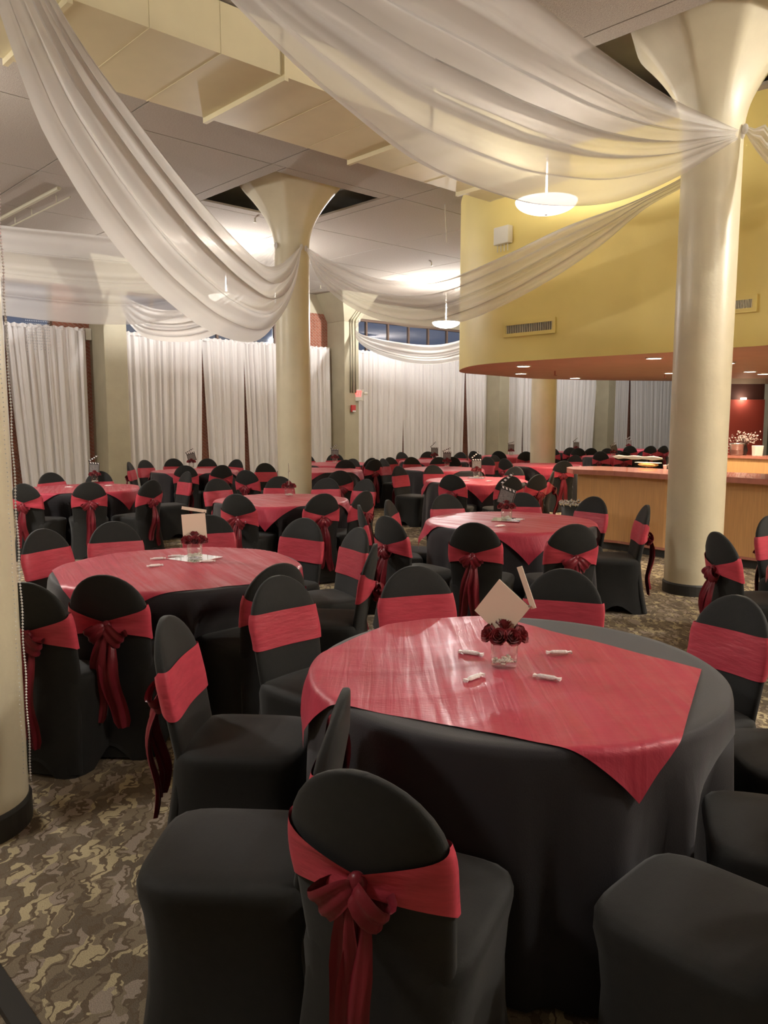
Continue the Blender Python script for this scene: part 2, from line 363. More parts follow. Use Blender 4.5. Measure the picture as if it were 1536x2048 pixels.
for q in ((1047, 731), (1042, 746), (1150, 755), (1308, 715), (1341, 745), (1455, 725), (1500, 742)): downlight(*q)
for q in ((6.2, 13.0), (7.4, 13.4)): downlight(0, 0, q, 45)  # extra downlights added to brighten the red wall behind the bar
def sprinkler(p, label):
    e = tag(empty('sprinkler', p), label, 'sprinkler')
    MB().tube([(0, 0, 0), (0, 0, -.06)], .012, 8).build('stem', M['bartop'], e); MB().lathe([(0, -.075), (.03, -.07), (.03, -.064), (0, -.06)], 12).build('deflector', M['bartop'], e)
sprinkler(gz(1110, 742, ZB), 'small sprinkler head under the bar canopy, near its rounded end'); sprinkler(gz(1330, 748, ZB), 'small sprinkler head under the bar canopy, beside the big pillar')

# wall point of the canopy at a pixel: nearest segment hit
def wallhit(px, py, pts=core[:60]):
    best = None
    for k in range(len(pts)-1):
        a, b = pts[k], pts[k+1]; d = b-a; nrm = Vector((-d.y, d.x, 0)); 
        if nrm.length < 1e-6: continue
        p = gplane(px, py, a, nrm.normalized()); s = (Vector((p.x, p.y, ZB))-a).dot(d)/d.length_squared
        if -.001 <= s <= 1.001 and (best is None or p.y < best[0].y): best = (p, d.normalized())
    return best
def vent(pxl, pxr, pyt, pyb, label, ns):
    pm, d = wallhit((pxl+pxr)/2, (pyt+pyb)/2); l, _ = wallhit(pxl, (pyt+pyb)/2); r, _ = wallhit(pxr, (pyt+pyb)/2)
    wd = (l-r).length; h = (gy((pxl+pxr)/2, pyt, pm.y).z-gy((pxl+pxr)/2, pyb, pm.y).z)
    ang = math.atan2((r-l).y, (r-l).x); e = tag(empty('air_vent', pm, ang), label, 'vent')
    MB().box(-wd/2, wd/2, -.02, .0, -h/2, -h/2+.045).box(-wd/2, wd/2, -.02, 0, h/2-.045, h/2).box(-wd/2, -wd/2+.045, -.02, 0, -h/2+.045, h/2-.045).box(wd/2-.045, wd/2, -.02, 0, -h/2+.045, h/2-.045).build('frame', M['yellow'], e)
    MB().box(-wd/2+.045, wd/2-.045, -.004, .0, -h/2+.045, h/2-.045).build('recess', M['dark'], e)
    iw = wd-.09
    sm = MB().box(-.004, .004, -.016, -.004, -h/2+.045, h/2-.045).mesh('slat', M['cream'])
    for k in range(ns): link('slat', sm, e, (-iw/2+iw*(k+.5)/ns, 0, 0))
vent(1007, 1110, 640, 671, 'long yellow-framed air vent low on the canopy wall below the swag', 26)
vent(1440, 1514, 592, 627, 'short yellow-framed air vent on the canopy wall behind the big pillar', 18)
pm, d = wallhit(1011, 472)
e = tag(empty('emergency_light', pm, math.atan2(-d.y, -d.x)), 'small white box high on the yellow canopy wall', 'wall box')
bevel(MB().box(-.13, .13, -.09, 0, -.11, .11).build('housing', M['offwhite'], e), .01)
for x in (-.09, -.03, .03, .09): MB().tube([(x, -.05, -.11), (x, -.05, -.2)], .006, 6).build('prong', M['offwhite'], e)

# ------------------------------------------------------------------ air duct under the ceiling
def dpt(px, py): return toab(gz(px, py, 4.5))
an, bn = dpt(568, 153); af, bf = dpt(410, 236)
db0 = bn; db1 = bf; astep = an
pmax = toab(gz(1070, 440, 4.5))[0]+.05
duct = tag(empty('air_duct', W(astep, (db0+db1)/2, 4.5), TH), 'long rectangular cream air duct with flanged joints under the ceiling', 'duct')
ctr = (db0+db1)/2; hw = abs(db1-db0)/2; L0 = -9.0; L1 = pmax-astep
MB().box(L0, L1, -hw, hw, 0, ZC-4.512).build('duct_body', M['duct'], duct)
k = -6
while k*1.8 < L1:
    x = k*1.8
    if x > L0: MB().box(x-.02, x+.02, -hw-.035, hw+.02, -.045, ZC-4.515).build('flange', M['duct'], duct)
    for s in (.6, 1.2):
        if L0 < x+s < L1: MB().box(x+s-.006, x+s+.006, -hw-.004, hw+.002, -.003, ZC-4.515).build('seam', M['duct'], duct)
    k += 1
MB().box(L1-.02, L1+.04, -hw-.05, hw+.03, -.05, ZC-4.515).build('flange', M['duct'], duct)

# ------------------------------------------------------------------ bowl pendants (the hall's lamps, plus added ones out of sight)
BZ = 3.98
_bm = {}
def bowlmat(g):
    if g not in _bm: _bm[g] = mat('lamp_bowl_%d' % g, (.9, .88, .82), .4, emit=(1., .95, .88), estr=g)
    return _bm[g]
def pendant(x, y, label, power=1.0, group=None, lift=-.02, bm=None):
    e = tag(empty('pendant_lamp', (x, y, ZC)), label, 'lamp', group)
    MB().lathe([(.0, 0), (.07, 0), (.075, -.015), (.06, -.03), (.0, -.035)], 24).build('canopy', M['white'], e, True)
    z = BZ-ZC
    MB().tube([(0, 0, -.03), (0, 0, z+.0)], .011, 10).build('stem', M['white'], e, True)
    R = .33; pr = [(.004, z-.135)]+[(R*math.sin(t*PI/2/10), z-.135*math.cos(t*PI/2/10)) for t in range(1, 11)]
    pin = [(R, z), (R-.008, z+.002)]+[((R-.012)*math.sin(t*PI/2/10), z-.127*math.cos(t*PI/2/10)) for t in range(9, 0, -1)]+[(.004, z-.127)]
    MB().lathe(pin, 40, cap=False).build('bowl_lining', M['white'], e, True)
    MB().lathe(pr, 40, cap=False).build('bowl', bm or M['bowl'], e, True)
    MB().lathe([(.0, z-.15), (.014, z-.147), (.014, z-.133), (0, z-.13)], 12).build('finial', M['white'], e, True)
    l = bpy.data.lights.new('lamp_bulb', 'POINT'); l.energy = LAMP_W*power; l.color = LAMP_C; l.shadow_soft_size = .06
    lo = bpy.data.objects.new('lamp_bulb', l); COL.objects.link(lo); lo.parent = e; lo.location = (0, 0, z+lift)
pendant(1.74, 8.75, 'white bowl pendant lamp hanging in front of the yellow canopy wall', .12, None, -.02, bowlmat(1.0))
pendant(1.50, 19.4, 'white bowl pendant lamp hanging by the blue windows', 1.8, None, .09, bowlmat(14))
pendant(-3.0, 15.3, 'white bowl pendant lamp hanging behind the broad swag', 1.2, None, .09)
for (x, y, pw, gl) in ((-4.9, 7.0, .18, 95), (-3.2, 1.6, .12, 45), (4.4, 1.6, .3, 55), (7.0, 4.6, 1.9, 110), (-9.0, 10.5, 1.0, 60), (8.4, 22.0, 1.6, 60), (12.5, 15.5, 1.6, 40)):  # unseen fill pendants, added; places and strengths are guessed to light the hall
    pendant(x, y, 'white bowl pendant lamp added out of sight to light the hall', pw, 'added unseen bowl pendants', .09, bowlmat(gl))

# thin odds and ends on the ceiling
p = gz(890, 408, ZC); hk = tag(MB().tube([(0, 0, 0), (.0, 0, -.05), (.03, 0, -.56)], .006, 6).build('hanging_rod', M['white'], None, True, p), 'thin white rod hanging from the ceiling near the canopy end', 'rod')
for (px, py) in ((510, 436), (641, 571), (863, 525)):
    p = gz(px, py, ZC); e = tag(empty('sprinkler', p), 'tiny dark sprinkler head on the dropped ceiling', 'sprinkler', 'ceiling sprinklers')
    MB().tube([(0, 0, 0), (0, 0, -.06)], .012, 6).build('stem', M['iron'], e); MB().lathe([(0, -.075), (.03, -.07), (.03, -.064), (0, -.06)], 10).build('deflector', M['iron'], e)
tp = [gz(20, 454, ZC-.12), gz(140, 394, ZC-.12)]; tq = [gz(-60, 470, ZC-.02), gz(118, 376, ZC-.02)]
e = tag(empty('ceiling_track', (0, 0, 0)), 'thin pipe track hung on short brackets from the ceiling', 'track')
MB().tube(tp, .012, 6).build('rail', M['iron'], e)
MB().tube(tq, .03, 8).build('rail', M['iron'], e)
for t in (.1, .4, .8):
    q = tp[0].lerp(tp[1], t); MB().tube([q, q+Vector((0, 0, .12))], .007, 6).build('bracket', M['iron'], e)

# ================================================================== CURTAINS
def curtain(a0, a1, lean0=0.0, lean1=0.0, label='', seed=0, top=3.48):
    rn = random.Random(seed); wd = a1-a0; nx = max(30, int(wd*90)); nz = 14; b = 2*SU+.27
    ph = [rn.uniform(0, 6.28) for _ in range(4)]; fr = [rn.uniform(6.5, 8.5), rn.uniform(10, 13), rn.uniform(17, 21), rn.uniform(2, 3)]
    v = []
    for i in range(nx+1):
        s = i/nx
        for j in range(nz+1):
            t = j/nz; z = .02+(top-.02)*(1-t)
            x = a0+wd*s; x += (1-t)*0
            x += t*(lean0*(1-s)+lean1*s)
            sx = a0+wd*s
            amp = .050*(.55+.45*t)
            g = sx+.03*math.sin(5*sx+ph[3])
            dy = .032*(.6+.4*t)*math.sin(fr[0]*4.6*g+ph[0]+.4*t)+.022*math.sin(fr[1]*4.4*g+ph[1]-.3*t)*(1-.35*t)+.008*math.sin(fr[2]*5.5*g+ph[2])*(1-.6*t)+.03*math.sin(fr[3]*sx+ph[3])
            x += .010*math.sin(fr[0]*4.6*g+ph[0]+1.5)
            v.append(W(x, b+dy, z))
    off = W((a0+a1)/2, b, 0); e = tag(empty('curtain', off), label, 'curtain', 'white curtains along the windows')
    o = obj('curtain_panel', [p-off for p in v], grid_faces(nx+1, nz+1), M['curtain'], e, True)
    # gathered heading above the rod
    hv = []
    for i in range(nx+1):
        s = i/nx; sx = a0+wd*s
        for j in range(3):
            hv.append(W(sx, b+.02*math.sin(60*sx+ph[0])+.012*math.sin(23*sx), top-.01+j*.035+.006*math.sin(41*sx+ph[1])*j)-off)
    obj('heading', hv, grid_faces(nx+1, 3), M['curtain'], e, True)
def apx(px, py=900, b=2*SU+.30):       # hall coordinate along the curtain line seen at a pixel column
    p = gplane(px, py, W(0, b), U); return toab(p)[0]
spans = [(-60, 19, 0, .0, 'white floor-length curtain ending beside the bead-hung pillar'),
         (22, 178, .22, .0, 'white floor-length curtain behind the table next to the bead-hung pillar, with clear beads'),
         (249, 406, .05, -.10, 'white floor-length curtain starting right beside a pilaster, under a short bright swag'),
         (408, 489, .16, -.03, 'white floor-length curtain between two narrow brown gaps'),
         (490, 590, .14, 0, 'white floor-length curtain running behind the swag-meeting pillar'),
         (592, 661, 0, .08, 'white floor-length curtain ending at the dark side of the exit pilaster'),
         (708, 804, 0, -.10, 'white floor-length curtain just beside the exit sign'),
         (804, 928, .08, -.10, 'wide white floor-length curtain under the far swag'),
         (929, 973, .20, 0, 'narrow white floor-length curtain beneath the rounded canopy end'),
         (1008, 1040, 0, -.05, 'narrow white floor-length curtain seen just under the canopy by a pilaster'),
         (1041, 1104, .05, .0, 'white floor-length curtain behind the pillar beyond the bar end'),
         (1105, 1190, .0, -.25, 'white floor-length curtain behind the bar end, ending at a pilaster'),
         (1218, 1252, 0, -.05, 'narrow white floor-length curtain behind the bar counter, beside a pilaster'),
         (1254, 1345, .25, 0, 'wide white floor-length curtain over the bar counter'),
         (1346, 1420, 0, 0, 'white floor-length curtain hidden mostly by the big pillar')]
for k, (p0, p1, l0, l1, lab) in enumerate(spans): curtain(apx(p0), apx(p1), l0, l1, lab, k+3)
for k in range(-1, 4):
    a0, a1 = k*SV+.26, (k+1)*SV-.26
    if k == 3: a1 = A1-.1
    e = tag(empty('curtain_rod', W((a0+a1)/2, 2*SU+.38, 3.47), TH), 'metal curtain rod spanning one bay of the window wall', 'rod', 'curtain rods')
    h = (a1-a0)/2
    MB().tube([(-h, 0, 0), (h, 0, 0)], .022, 8).build('pipe', M['metal'], e, True)
    MB().box(-h, -h+.12, -.05, .05, -.16, .08).build('bracket', M['offwhite'], e); MB().box(h-.12, h, -.05, .05, -.16, .08).build('bracket', M['offwhite'], e)

# ================================================================== SWAGS
def resample(pts, n):
    pts = [Vector(p) for p in pts]
    P_ = [pts[0]*2-pts[1]]+pts+[pts[-1]*2-pts[-2]]; out = []
    dense = []
    for k in range(1, len(P_)-2):
        a, b, c, d = P_[k-1], P_[k], P_[k+1], P_[k+2]
        for s in range(20):
            t = s/20
            dense.append(.5*((2*b)+(c-a)*t+(2*a-5*b+4*c-d)*t*t+(3*b-a-3*c+d)*t**3))
    dense.append(pts[-1]); cum = [0]
    for k in range(1, len(dense)): cum.append(cum[-1]+(dense[k]-dense[k-1]).length)
    j = 0
    for i in range(n):
        s = cum[-1]*i/(n-1)
        while j < len(cum)-2 and cum[j+1] < s: j += 1
        f = (s-cum[j])/max(1e-9, cum[j+1]-cum[j]); out.append(dense[j].lerp(dense[j+1], min(1, f)))
    return out
def swag(Aend, Bend, top, bot, label, mt='drape', folds=6, seed=1, billow=.18, amp=.05, n=64, m=56):
    """a sheer strip gathered at both ends; top and bottom edges are 3-D curves between the ties"""
    rn = random.Random(seed); T_ = resample([Aend]+top+[Bend], n); B_ = resample([Aend]+bot+[Bend], n)
    ch = (Bend-Aend); side = Vector((-ch.y, ch.x, 0)).normalized(); ph = [rn.uniform(0, 6.28) for _ in range(3)]
    v = []
    for i in range(n):
        t = i/(n-1); open_ = math.sin(PI*min(1, max(0, t)))**.6; op2 = open_*min(1, .15+open_)
        for j in range(m):
            w_ = j/(m-1)
            ww = w_+.022*math.sin(2*PI*folds*w_+ph[0])*open_
            p = T_[i].lerp(B_[i], ww)
            f = math.sin(2*PI*folds*w_+ph[0]+.8*t)+.55*math.sin(2*PI*folds*1.7*w_+ph[1]-.6*t)+.25*math.sin(2*PI*folds*3.1*w_+ph[2])
            env = .35+.65*math.sin(PI*w_)
            p = p+side*(amp*f*op2*env+billow*math.sin(PI*w_)*op2)+Vector((0, 0, .35*amp*math.cos(2*PI*folds*w_+ph[0])*op2))
            p = p+Vector((0, 0, .05*(.5-w_)*(1-open_)))
            v.append(p)
    off = (Aend+Bend)/2; off.z = min(p.z for p in v)
    e = tag(empty('ceiling_swag', off), label, 'drape', 'sheer swags between the pillars')
    obj('swag_cloth', [p-off for p in v], grid_faces(n, m), M[mt], e, True)
    for q in (Aend, Bend):
        MB().ell(q-off, .028, .028, .045, 10, 7).build('tie_knot', M['drape'], e, True)
ZA = 4.20
def colpt(a, b, towards, z=ZA, r=CR+.03):
    c = W(a, b, z); d = towards-c; d.z = 0; d.normalize(); return c+d*r
cL, cR, cC, cB, cLL = W(-SV, 0, ZA), W(0, 0, ZA), W(0, SU, ZA), W(SV, SU, ZA), W(-SV, SU, ZA)
cW0, cW1 = W(0, 2*SU-.27, ZA), W(SV, 2*SU-.27, ZA)
def chordpts(A_, B_, pix):
    d = (B_-A_); d.z = 0; nrm = Vector((-d.y, d.x, 0)).normalized(); out = []
    for q in pix:
        o_ = q[2] if len(q) > 2 else 0.0
        out.append(gplane(q[0], q[1], A_+nrm*o_, nrm))
    return out
def mk(cA, cB_, top, bot, label, **k):
    A_ = cA+(cB_-cA).normalized()*(CR+.03); B_ = cB_-(cB_-cA).normalized()*(CR+.03)
    if 'ends' in k: A_, B_ = k.pop('ends')
    swag(A_, B_, chordpts(A_, B_, top), chordpts(A_, B_, bot), label, **k)
# the broad swag from the beaded pillar down the hall
mk(cL, cC, [(112, 0, -.1), (250, 200, -.1), (380, 370, -.1), (470, 470, -.05), (530, 527), (565, 527)],
   [(-60, -180, .12), (62, 190, .28), (130, 328, .3), (230, 480, .3), (330, 590, .25), (430, 662, .2), (510, 680, .1), (555, 640), (588, 570)],
   'wide white sheer swag sweeping steeply to the pillar where three swags meet', ends=(cL+(cC-cL).normalized()*(CR+.03), gy(603, 494, 11.86)), folds=5, seed=3, amp=.055, billow=-.10)
mk(cL, cR, [(820, -140), (1050, 0), (1200, 110), (1330, 195), (1430, 243)],
   [(250, -230), (470, 0, -.1), (600, 130, -.15), (700, 215, -.2), (850, 330, -.25), (1000, 392, -.25), (1100, 412, -.2), (1230, 402, -.1), (1350, 352), (1430, 302)],
   'largest white sheer swag, tied to the pillar in front of the yellow wall', ends=(cL+(cR-cL).normalized()*(CR+.03), gy(1484, 268, 7.30)), mt='thin', folds=6, seed=5, amp=.075, billow=.12)
mk(cC, cR, [(655, 520), (700, 537), (760, 557), (850, 560), (920, 546), (1020, 503), (1130, 452), (1290, 395), (1400, 330)],
   [(640, 560), (700, 612), (780, 645), (850, 655), (915, 645), (1000, 612), (1100, 558), (1200, 490), (1290, 415), (1400, 345)],
   'white sheer swag hanging across the front of the yellow canopy wall', ends=(gy(612, 497, 11.90), cR-(cR-cC).normalized()*(CR+.03)), mt='thin', folds=4, seed=8, amp=.05, billow=-.12)
mk(cLL, cC, [(-300, 410), (0, 447), (150, 462), (300, 479), (450, 490), (530, 490)],
   [(-300, 560), (-100, 612), (0, 626), (100, 638), (200, 645), (300, 642), (400, 618), (480, 580), (540, 530)],
   'dim white sheer swag sagging low in front of the curtains beside the bead-hung pillar', mt='thin', folds=4, seed=11, amp=.045, billow=.1)
mk(cW0, cC, [(260, 600), (320, 618), (400, 612), (480, 575), (550, 520)], [(245, 625), (280, 668), (330, 681), (390, 679), (450, 655), (520, 590), (570, 530)],
   'short bright sheer swag over the curtains between pilaster and pillar', folds=5, seed=13, amp=.05, billow=-.1)
mk(cW1, cB, [(715, 665), (760, 680), (850, 692), (915, 684), (1000, 650)], [(712, 675), (750, 706), (830, 729), (915, 723), (1000, 680)],
   'white sheer swag looped from the exit pilaster below the blue windows', folds=4, seed=15, amp=.06, billow=-.1)
cG = W(0, -SU, ZA)
mk(cR, cG, [(1510, 262), (1536, 252), (1700, 240)], [(1505, 285), (1536, 325), (1640, 420), (1800, 430)],
   'white sheer swag leaving the big pillar towards the room side', folds=4, seed=18, amp=.05, billow=.1)

# ================================================================== CRYSTAL BEADS
def bead(mb, c, r):
    c = Vector(c); mb.add([c+Vector(d)*r for d in ((1, 0, 0), (-1, 0, 0), (0, 1, 0), (0, -1, 0), (0, 0, 1.2), (0, 0, -1.2))], [(0, 2, 4), (2, 1, 4), (1, 3, 4), (3, 0, 4), (2, 0, 5), (1, 2, 5), (3, 1, 5), (0, 3, 5)])
pL = W(-SV, 0); dirR = (Vector((0, 0, 0))-pL).normalized(); tang = Vector((dirR.y, -dirR.x, 0))
e = tag(empty('bead_garland', pL+tang*0), 'crystal bead garland hanging down the pillar beside the dark curtained corner', 'garland')
edge = -1 if tang.x < 0 else 1
for s, (a_, z0, z1, st, r) in enumerate(((80, .16, 4.1, .0125, .0056), (60, .22, 4.1, .018, .0028), (84, .10, .42, .012, .0028))):
    mb = MB(); z = z1
    ang = math.atan2(dirR.y, dirR.x)+math.radians(a_)*(1 if True else -1)
    while z > z0:
        bead(mb, Vector((math.cos(ang), math.sin(ang), 0))*(CR+.012+.002*math.sin(z*23))+Vector((0, 0, z)), r); z -= st
    tag(mb.build('bead_strand', M['crystal'], e), None, kind='stuff')
def fringe(p0, p1, z0, z1, label, n, lens=1.0):
    c = (p0+p1)/2; c.z = z0; e = tag(empty('crystal_fringe', c), label, 'bead fringe'); rn = random.Random(n)
    for i in range(n):
        mb = MB(); q = p0.lerp(p1, i/max(1, n-1))-c; z = z1; lo = z0+rn.uniform(0, .35)*(z1-z0)
        while z > lo: bead(mb, (q.x, q.y, z-c.z), .011); z -= .055
        mb.build('bead_strand', M['crystal'], e)
fringe(W(.30, SU+.35), W(.62, SU+.40), 3.25, 4.4, 'fringe of clear crystal strands hanging beside the pillar where three swags meet', 12)
fringe(W(apx(58), 2*SU+.1), W(apx(103), 2*SU+.1), 2.9, 3.75, 'fringe of clear crystal strands in front of a curtain near the bead-hung pillar', 14)
fringe(W(apx(905), 2*SU+.1), W(apx(950), 2*SU+.1), 3.05, 4.0, 'fringe of clear crystal strands by the rounded end of the yellow canopy', 10)
# ================================================================== BAR
ftz = [gz(1440, 1109, .12), gz(1325, 1097, .12), gz(1235, 1083, .12)]
def xyl(p): return Vector((p.x, p.y, 0))
f0, f1, f2 = map(xyl, ftz); dl = (f2-f1).normalized()
def at_px(p, d, px):           # go from p along d until the pixel column px
    lo, hi = -6., 6.
    best = min((abs(768+F*(p+d*s).x/max(.2, (p+d*s).y*math.cos(PIT))-px), s) for s in [k*.01-6 for k in range(1200)] if (p+d*s).y > 2)
    return p+d*best[1]
dfr = (f2-f0).normalized()
fl = at_px(f1, dfr, 1158)
nin = Vector((-dfr.y, dfr.x, 0)); nin = nin if nin.dot(Vector((1, 1, 0))) > 0 else -nin     # into the bar
r0 = f0-dfr*1.6; r1 = f0-dfr*3.4-nin*.35; 
frontline = [r1, r0, f0, f1, f2, fl]
def offset_line(L, d):
    out = []
    for k, p in enumerate(L):
        t = (L[min(k+1, len(L)-1)]-L[max(k-1, 0)]).normalized(); nn = Vector((-t.y, t.x, 0)); nn = nn if nn.dot(nin) > 0 else -nn
        out.append(p+nn*d)
    return out
def prism(name, ring, z0, z1, m, parent, off):
    n = len(ring); v = [Vector((p.x, p.y, z0))-off for p in ring]+[Vector((p.x, p.y, z1))-off for p in ring]
    mb = MB(); mb.add(v, [tuple(range(n)), tuple(range(n, 2*n))]+[(i, (i+1) % n, n+(i+1) % n, n+i) for i in range(n)])
    return mb.build(name, m, parent)
boff = Vector((f1.x, f1.y, 0)); bar = tag(empty('bar_counter', boff), 'long wooden bar counter with reddish top behind the big pillar', 'bar')
prism('bar_front', frontline+list(reversed(offset_line(frontline, .55))), .13, .96, M['wood'], bar, boff)
prism('kick_plate', offset_line(frontline, .06)+list(reversed(offset_line(frontline, .5))), 0, .10, M['rubber'], bar, boff)
prism('foot_trim', offset_line(frontline, -.012)+list(reversed(offset_line(frontline, .5))), .10, .13, M['bartop'], bar, boff)
tipd = (fl-f2).normalized(); tl = offset_line(frontline, -.14); tb = offset_line(frontline, .72)
ZT = 1.02
nose = []
c0 = tl[-1]; c1 = tb[-1]
for k in range(1, 12):
    t = k/12; nose.append(c0.lerp(c1, t)+tipd*(.26*math.sin(PI*t)))
prism('bar_top', tl+nose+list(reversed(tb)), .96, ZT, M['bartop'], bar, boff)
def on_bar(px, py): return gz(px, py, ZT)
p = on_bar(1275, 919); e = tag(MB().build('folded_towel', M['paper']) if False else empty('paper_roll', (p.x, p.y, ZT+.0), math.atan2(dfr.y, dfr.x)), 'white crumpled cloth lying along the bar top', 'cloth')
mb = MB(); pts = [(-.42+.084*k, .02*math.sin(k*2.1), .03) for k in range(11)]
mb.tube(pts, [.012]+[.028+.008*math.sin(k*1.7) for k in range(9)]+[.01], 10); mb.build('cloth_roll', M['paper'], e, True)
MB().box(-.40, .42, -.10, -.03, .001, .02).build('dark_edge', M['plastic'], e)
p = on_bar(1296, 934); e = tag(empty('snack_packet', (p.x, p.y, ZT), math.atan2(dfr.y, dfr.x)+PI), 'clear packet of orange snacks on the bar top', 'packet')
mb = MB(); mb.ell((0, 0, .032), .15, .07, .03, 16, 8); mb.build('contents', M['orange'], e, True)
mb = MB(); mb.box(-.17, .17, -.05, .05, .055, .062); mb.build('label_strip', M['paper'], e)
for k, dx in enumerate((0, .055, .11)):
    p2 = on_bar(1330+k*9, 938-k); tag(MB().lathe([(.018, 0), (.026, .05), (.027, .052), (.024, .05), (.017, .004), (0, .004)], 14, (p2.x, p2.y, ZT)).build('plastic_cup', M['candy'], None, True), 'small clear plastic cup beside the orange packet', 'cup', 'cups on the bar')
# back bar with bucket, pot and blossoms
bbp = gz(1492, 912, 1.05)
q0 = at_px(xyl(bbp), dfr, 1400); q1 = at_px(xyl(bbp), dfr, 1700)
bbl = [q1, q0]; bb = tag(empty('back_bar', (bbp.x, bbp.y, 0)), 'narrow back bar shelf with a yellowish front behind the counter', 'counter')
bo = Vector((bbp.x, bbp.y, 0))
prism('shelf_body', bbl+list(reversed([p+nin*.45 for p in bbl])), 0, 1.01, M['wood'], bb, bo)
prism('shelf_top', [p-nin*.03 for p in bbl]+list(reversed([p+nin*.48 for p in bbl])), 1.01, 1.05, M['bartop'], bb, bo)
def bbpos(px, dz=.22): 
    p = at_px(xyl(bbp)+nin*dz, dfr, px); return Vector((p.x, p.y, 1.05))
e = tag(empty('ice_bucket', bbpos(1477)), 'grey metal ice bucket on the back bar', 'bucket')
MB().lathe([(.09, 0), (.10, .01), (.115, .185), (.122, .19), (.122, .205), (.11, .205), (.105, .02), (0, .015)], 28).build('bucket_body', M['steel'], e, True)
MB().lathe([(.124, .18), (.13, .19), (.124, .20)], 28, cap=False).build('rim', M['metal'], e, True)
e = tag(empty('white_tub', bbpos(1518, .15)), 'square white paper tub on the back bar beside the steel bucket', 'tub')
mb = MB(); mb.add([(-.06, -.06, 0), (.06, -.06, 0), (.06, .06, 0), (-.06, .06, 0), (-.07, -.07, .17), (.07, -.07, .17), (.07, .07, .17), (-.07, .07, .17)], [(0, 1, 2, 3), (4, 5, 6, 7), (0, 1, 5, 4), (1, 2, 6, 5), (2, 3, 7, 6), (3, 0, 4, 7)]); bevel(mb.build('tub_body', M['paper'], e), .006)
e = tag(empty('stacked_plates', bbpos(1452, .2)), 'small stack of white saucers on the back bar against the pillar edge', 'plates')
for k in range(3): MB().lathe([(0, .0), (.05, 0), (.09, .015), (.09, .02), (.05, .006), (0, .006)], 24, (0, 0, .03+k*.05)).build('saucer', M['paper'], e, True)
e = tag(empty('blossom_arrangement', bbpos(1490, .34)), 'pale pink blossom branches in a small dark vase on the back bar', 'flowers'); rn = random.Random(4)
MB().lathe([(.05, 0), (.07, .08), (.05, .16), (.06, .17), (.045, .17), (.04, .02), (0, .02)], 20).build('vase', M['plastic'], e, True)
lf = MB().add([(0, 0, 0), (.014, .008, .012), (.004, .002, .034), (-.014, .006, .012), (0, -.01, .014)], [(0, 1, 2), (0, 2, 3), (0, 1, 4), (1, 2, 4), (2, 3, 4), (3, 0, 4)]).mesh('blossom', M['blossom'])
for k in range(16):
    a = rn.uniform(0, 6.28); sp = rn.uniform(.05, .32); tip = Vector((sp*math.cos(a), sp*math.sin(a), rn.uniform(.22, .40)))
    MB().tube([(0, 0, .15), tip*.5+Vector((0, 0, .1)), tip], [.004, .003, .002], 5).build('twig', M['twig'], e)
    for j in range(9):
        o = link('blossom', lf, e, tip.lerp(Vector((0, 0, .2)), rn.uniform(0, .6))+Vector((rn.uniform(-.04, .04), rn.uniform(-.04, .04), rn.uniform(-.03, .04)))); o.rotation_euler = (rn.uniform(0, 6), rn.uniform(0, 6), rn.uniform(0, 6))
# walls under the canopy at the far end of the bar
yb = 14.6
def back_panel(name, x0, x1, y0, y1, m, Y, label, th=.1):
    p = gy(x0, y1, Y); q = gy(x1, y0, Y)
    o = MB().box(p.x, q.x, Y, Y+th, max(0, p.z), q.z).build(name, m); struct(o); o['label'] = label; return o
back_panel('wall_bar_red', 1380, 1530, 799, 1300, M['redwall'], yb, 'red back wall behind the bar')
back_panel('wall_bar_maroon', 1380, 1530, 768, 798.6, M['dkred'], yb+.02, 'dark maroon band above the red back wall')
back_panel('trim_2', 1380, 1532, 750, 767.6, M['slab'], yb-.02, 'pale beam above the bar back wall')
back_panel('wall_bar_green', 1526, 1760, 750, 1300, M['green'], yb-.6, 'dark green end panel beside the red bar wall', .3)
pl = gy(1484, 799, yb-.02); tag(MB().lathe([(0, 0), (.05, 0), (.05, .03), (0, .03)], 14, (pl.x, pl.y-.06, pl.z)).build('wall_lamp', M['down']), 'tiny bright lamp on the edge of the red bar wall', 'lamp')
# ------------------------------------------------------------------ exit pilaster fittings
def text_mesh(s, size, m, depth=.003):
    c = bpy.data.curves.new('letters', 'FONT'); c.body = s; c.size = size; c.extrude = depth; c.align_x = 'CENTER'; c.align_y = 'CENTER'
    o = bpy.data.objects.new('tmp', c); COL.objects.link(o); dg = bpy.context.evaluated_depsgraph_get(); me = bpy.data.meshes.new_from_object(o.evaluated_get(dg)); bpy.data.objects.remove(o)
    me.materials.clear(); me.materials.append(m); return me
pf = W(SV, 2*SU-.26)
xs = gplane(715, 789, pf, U); e = tag(empty('exit_sign', xs, math.radians(-20)), 'lit red exit sign with two lamp heads on the pilaster', 'exit sign')
bevel(MB().box(-.17, .17, -.05, .04, -.17, .13).build('housing', M['offwhite'], e), .01)
t = link('letters', text_mesh('EXIT', .15, M['exitred']), e, (0, -.054, .02)); t.rotation_euler = (PI/2, 0, 0)
MB().box(-.13, .13, -.053, -.049, -.07, .11).build('sign_face', mat('exit_face', (.8, .3, .28), .5, emit=(1, .45, .4), estr=.22), e)
for s in (-1, 1):
    MB().lathe([(0, -.05), (.05, -.045), (.065, .02), (.05, .03), (0, .03)], 16, (s*.25, -.05, .03)).build('lamp_head', M['offwhite'], e, True)
xs = gplane(705, 817, pf, U); e = tag(empty('fire_alarm', xs, TH), 'small red fire alarm below the exit sign', 'alarm')
bevel(MB().box(-.07, .07, -.06, 0, -.09, .09).build('alarm_box', M['alarm'], e), .008); MB().box(-.05, .05, -.075, -.06, -.088, -.05).build('strobe', M['white'], e)
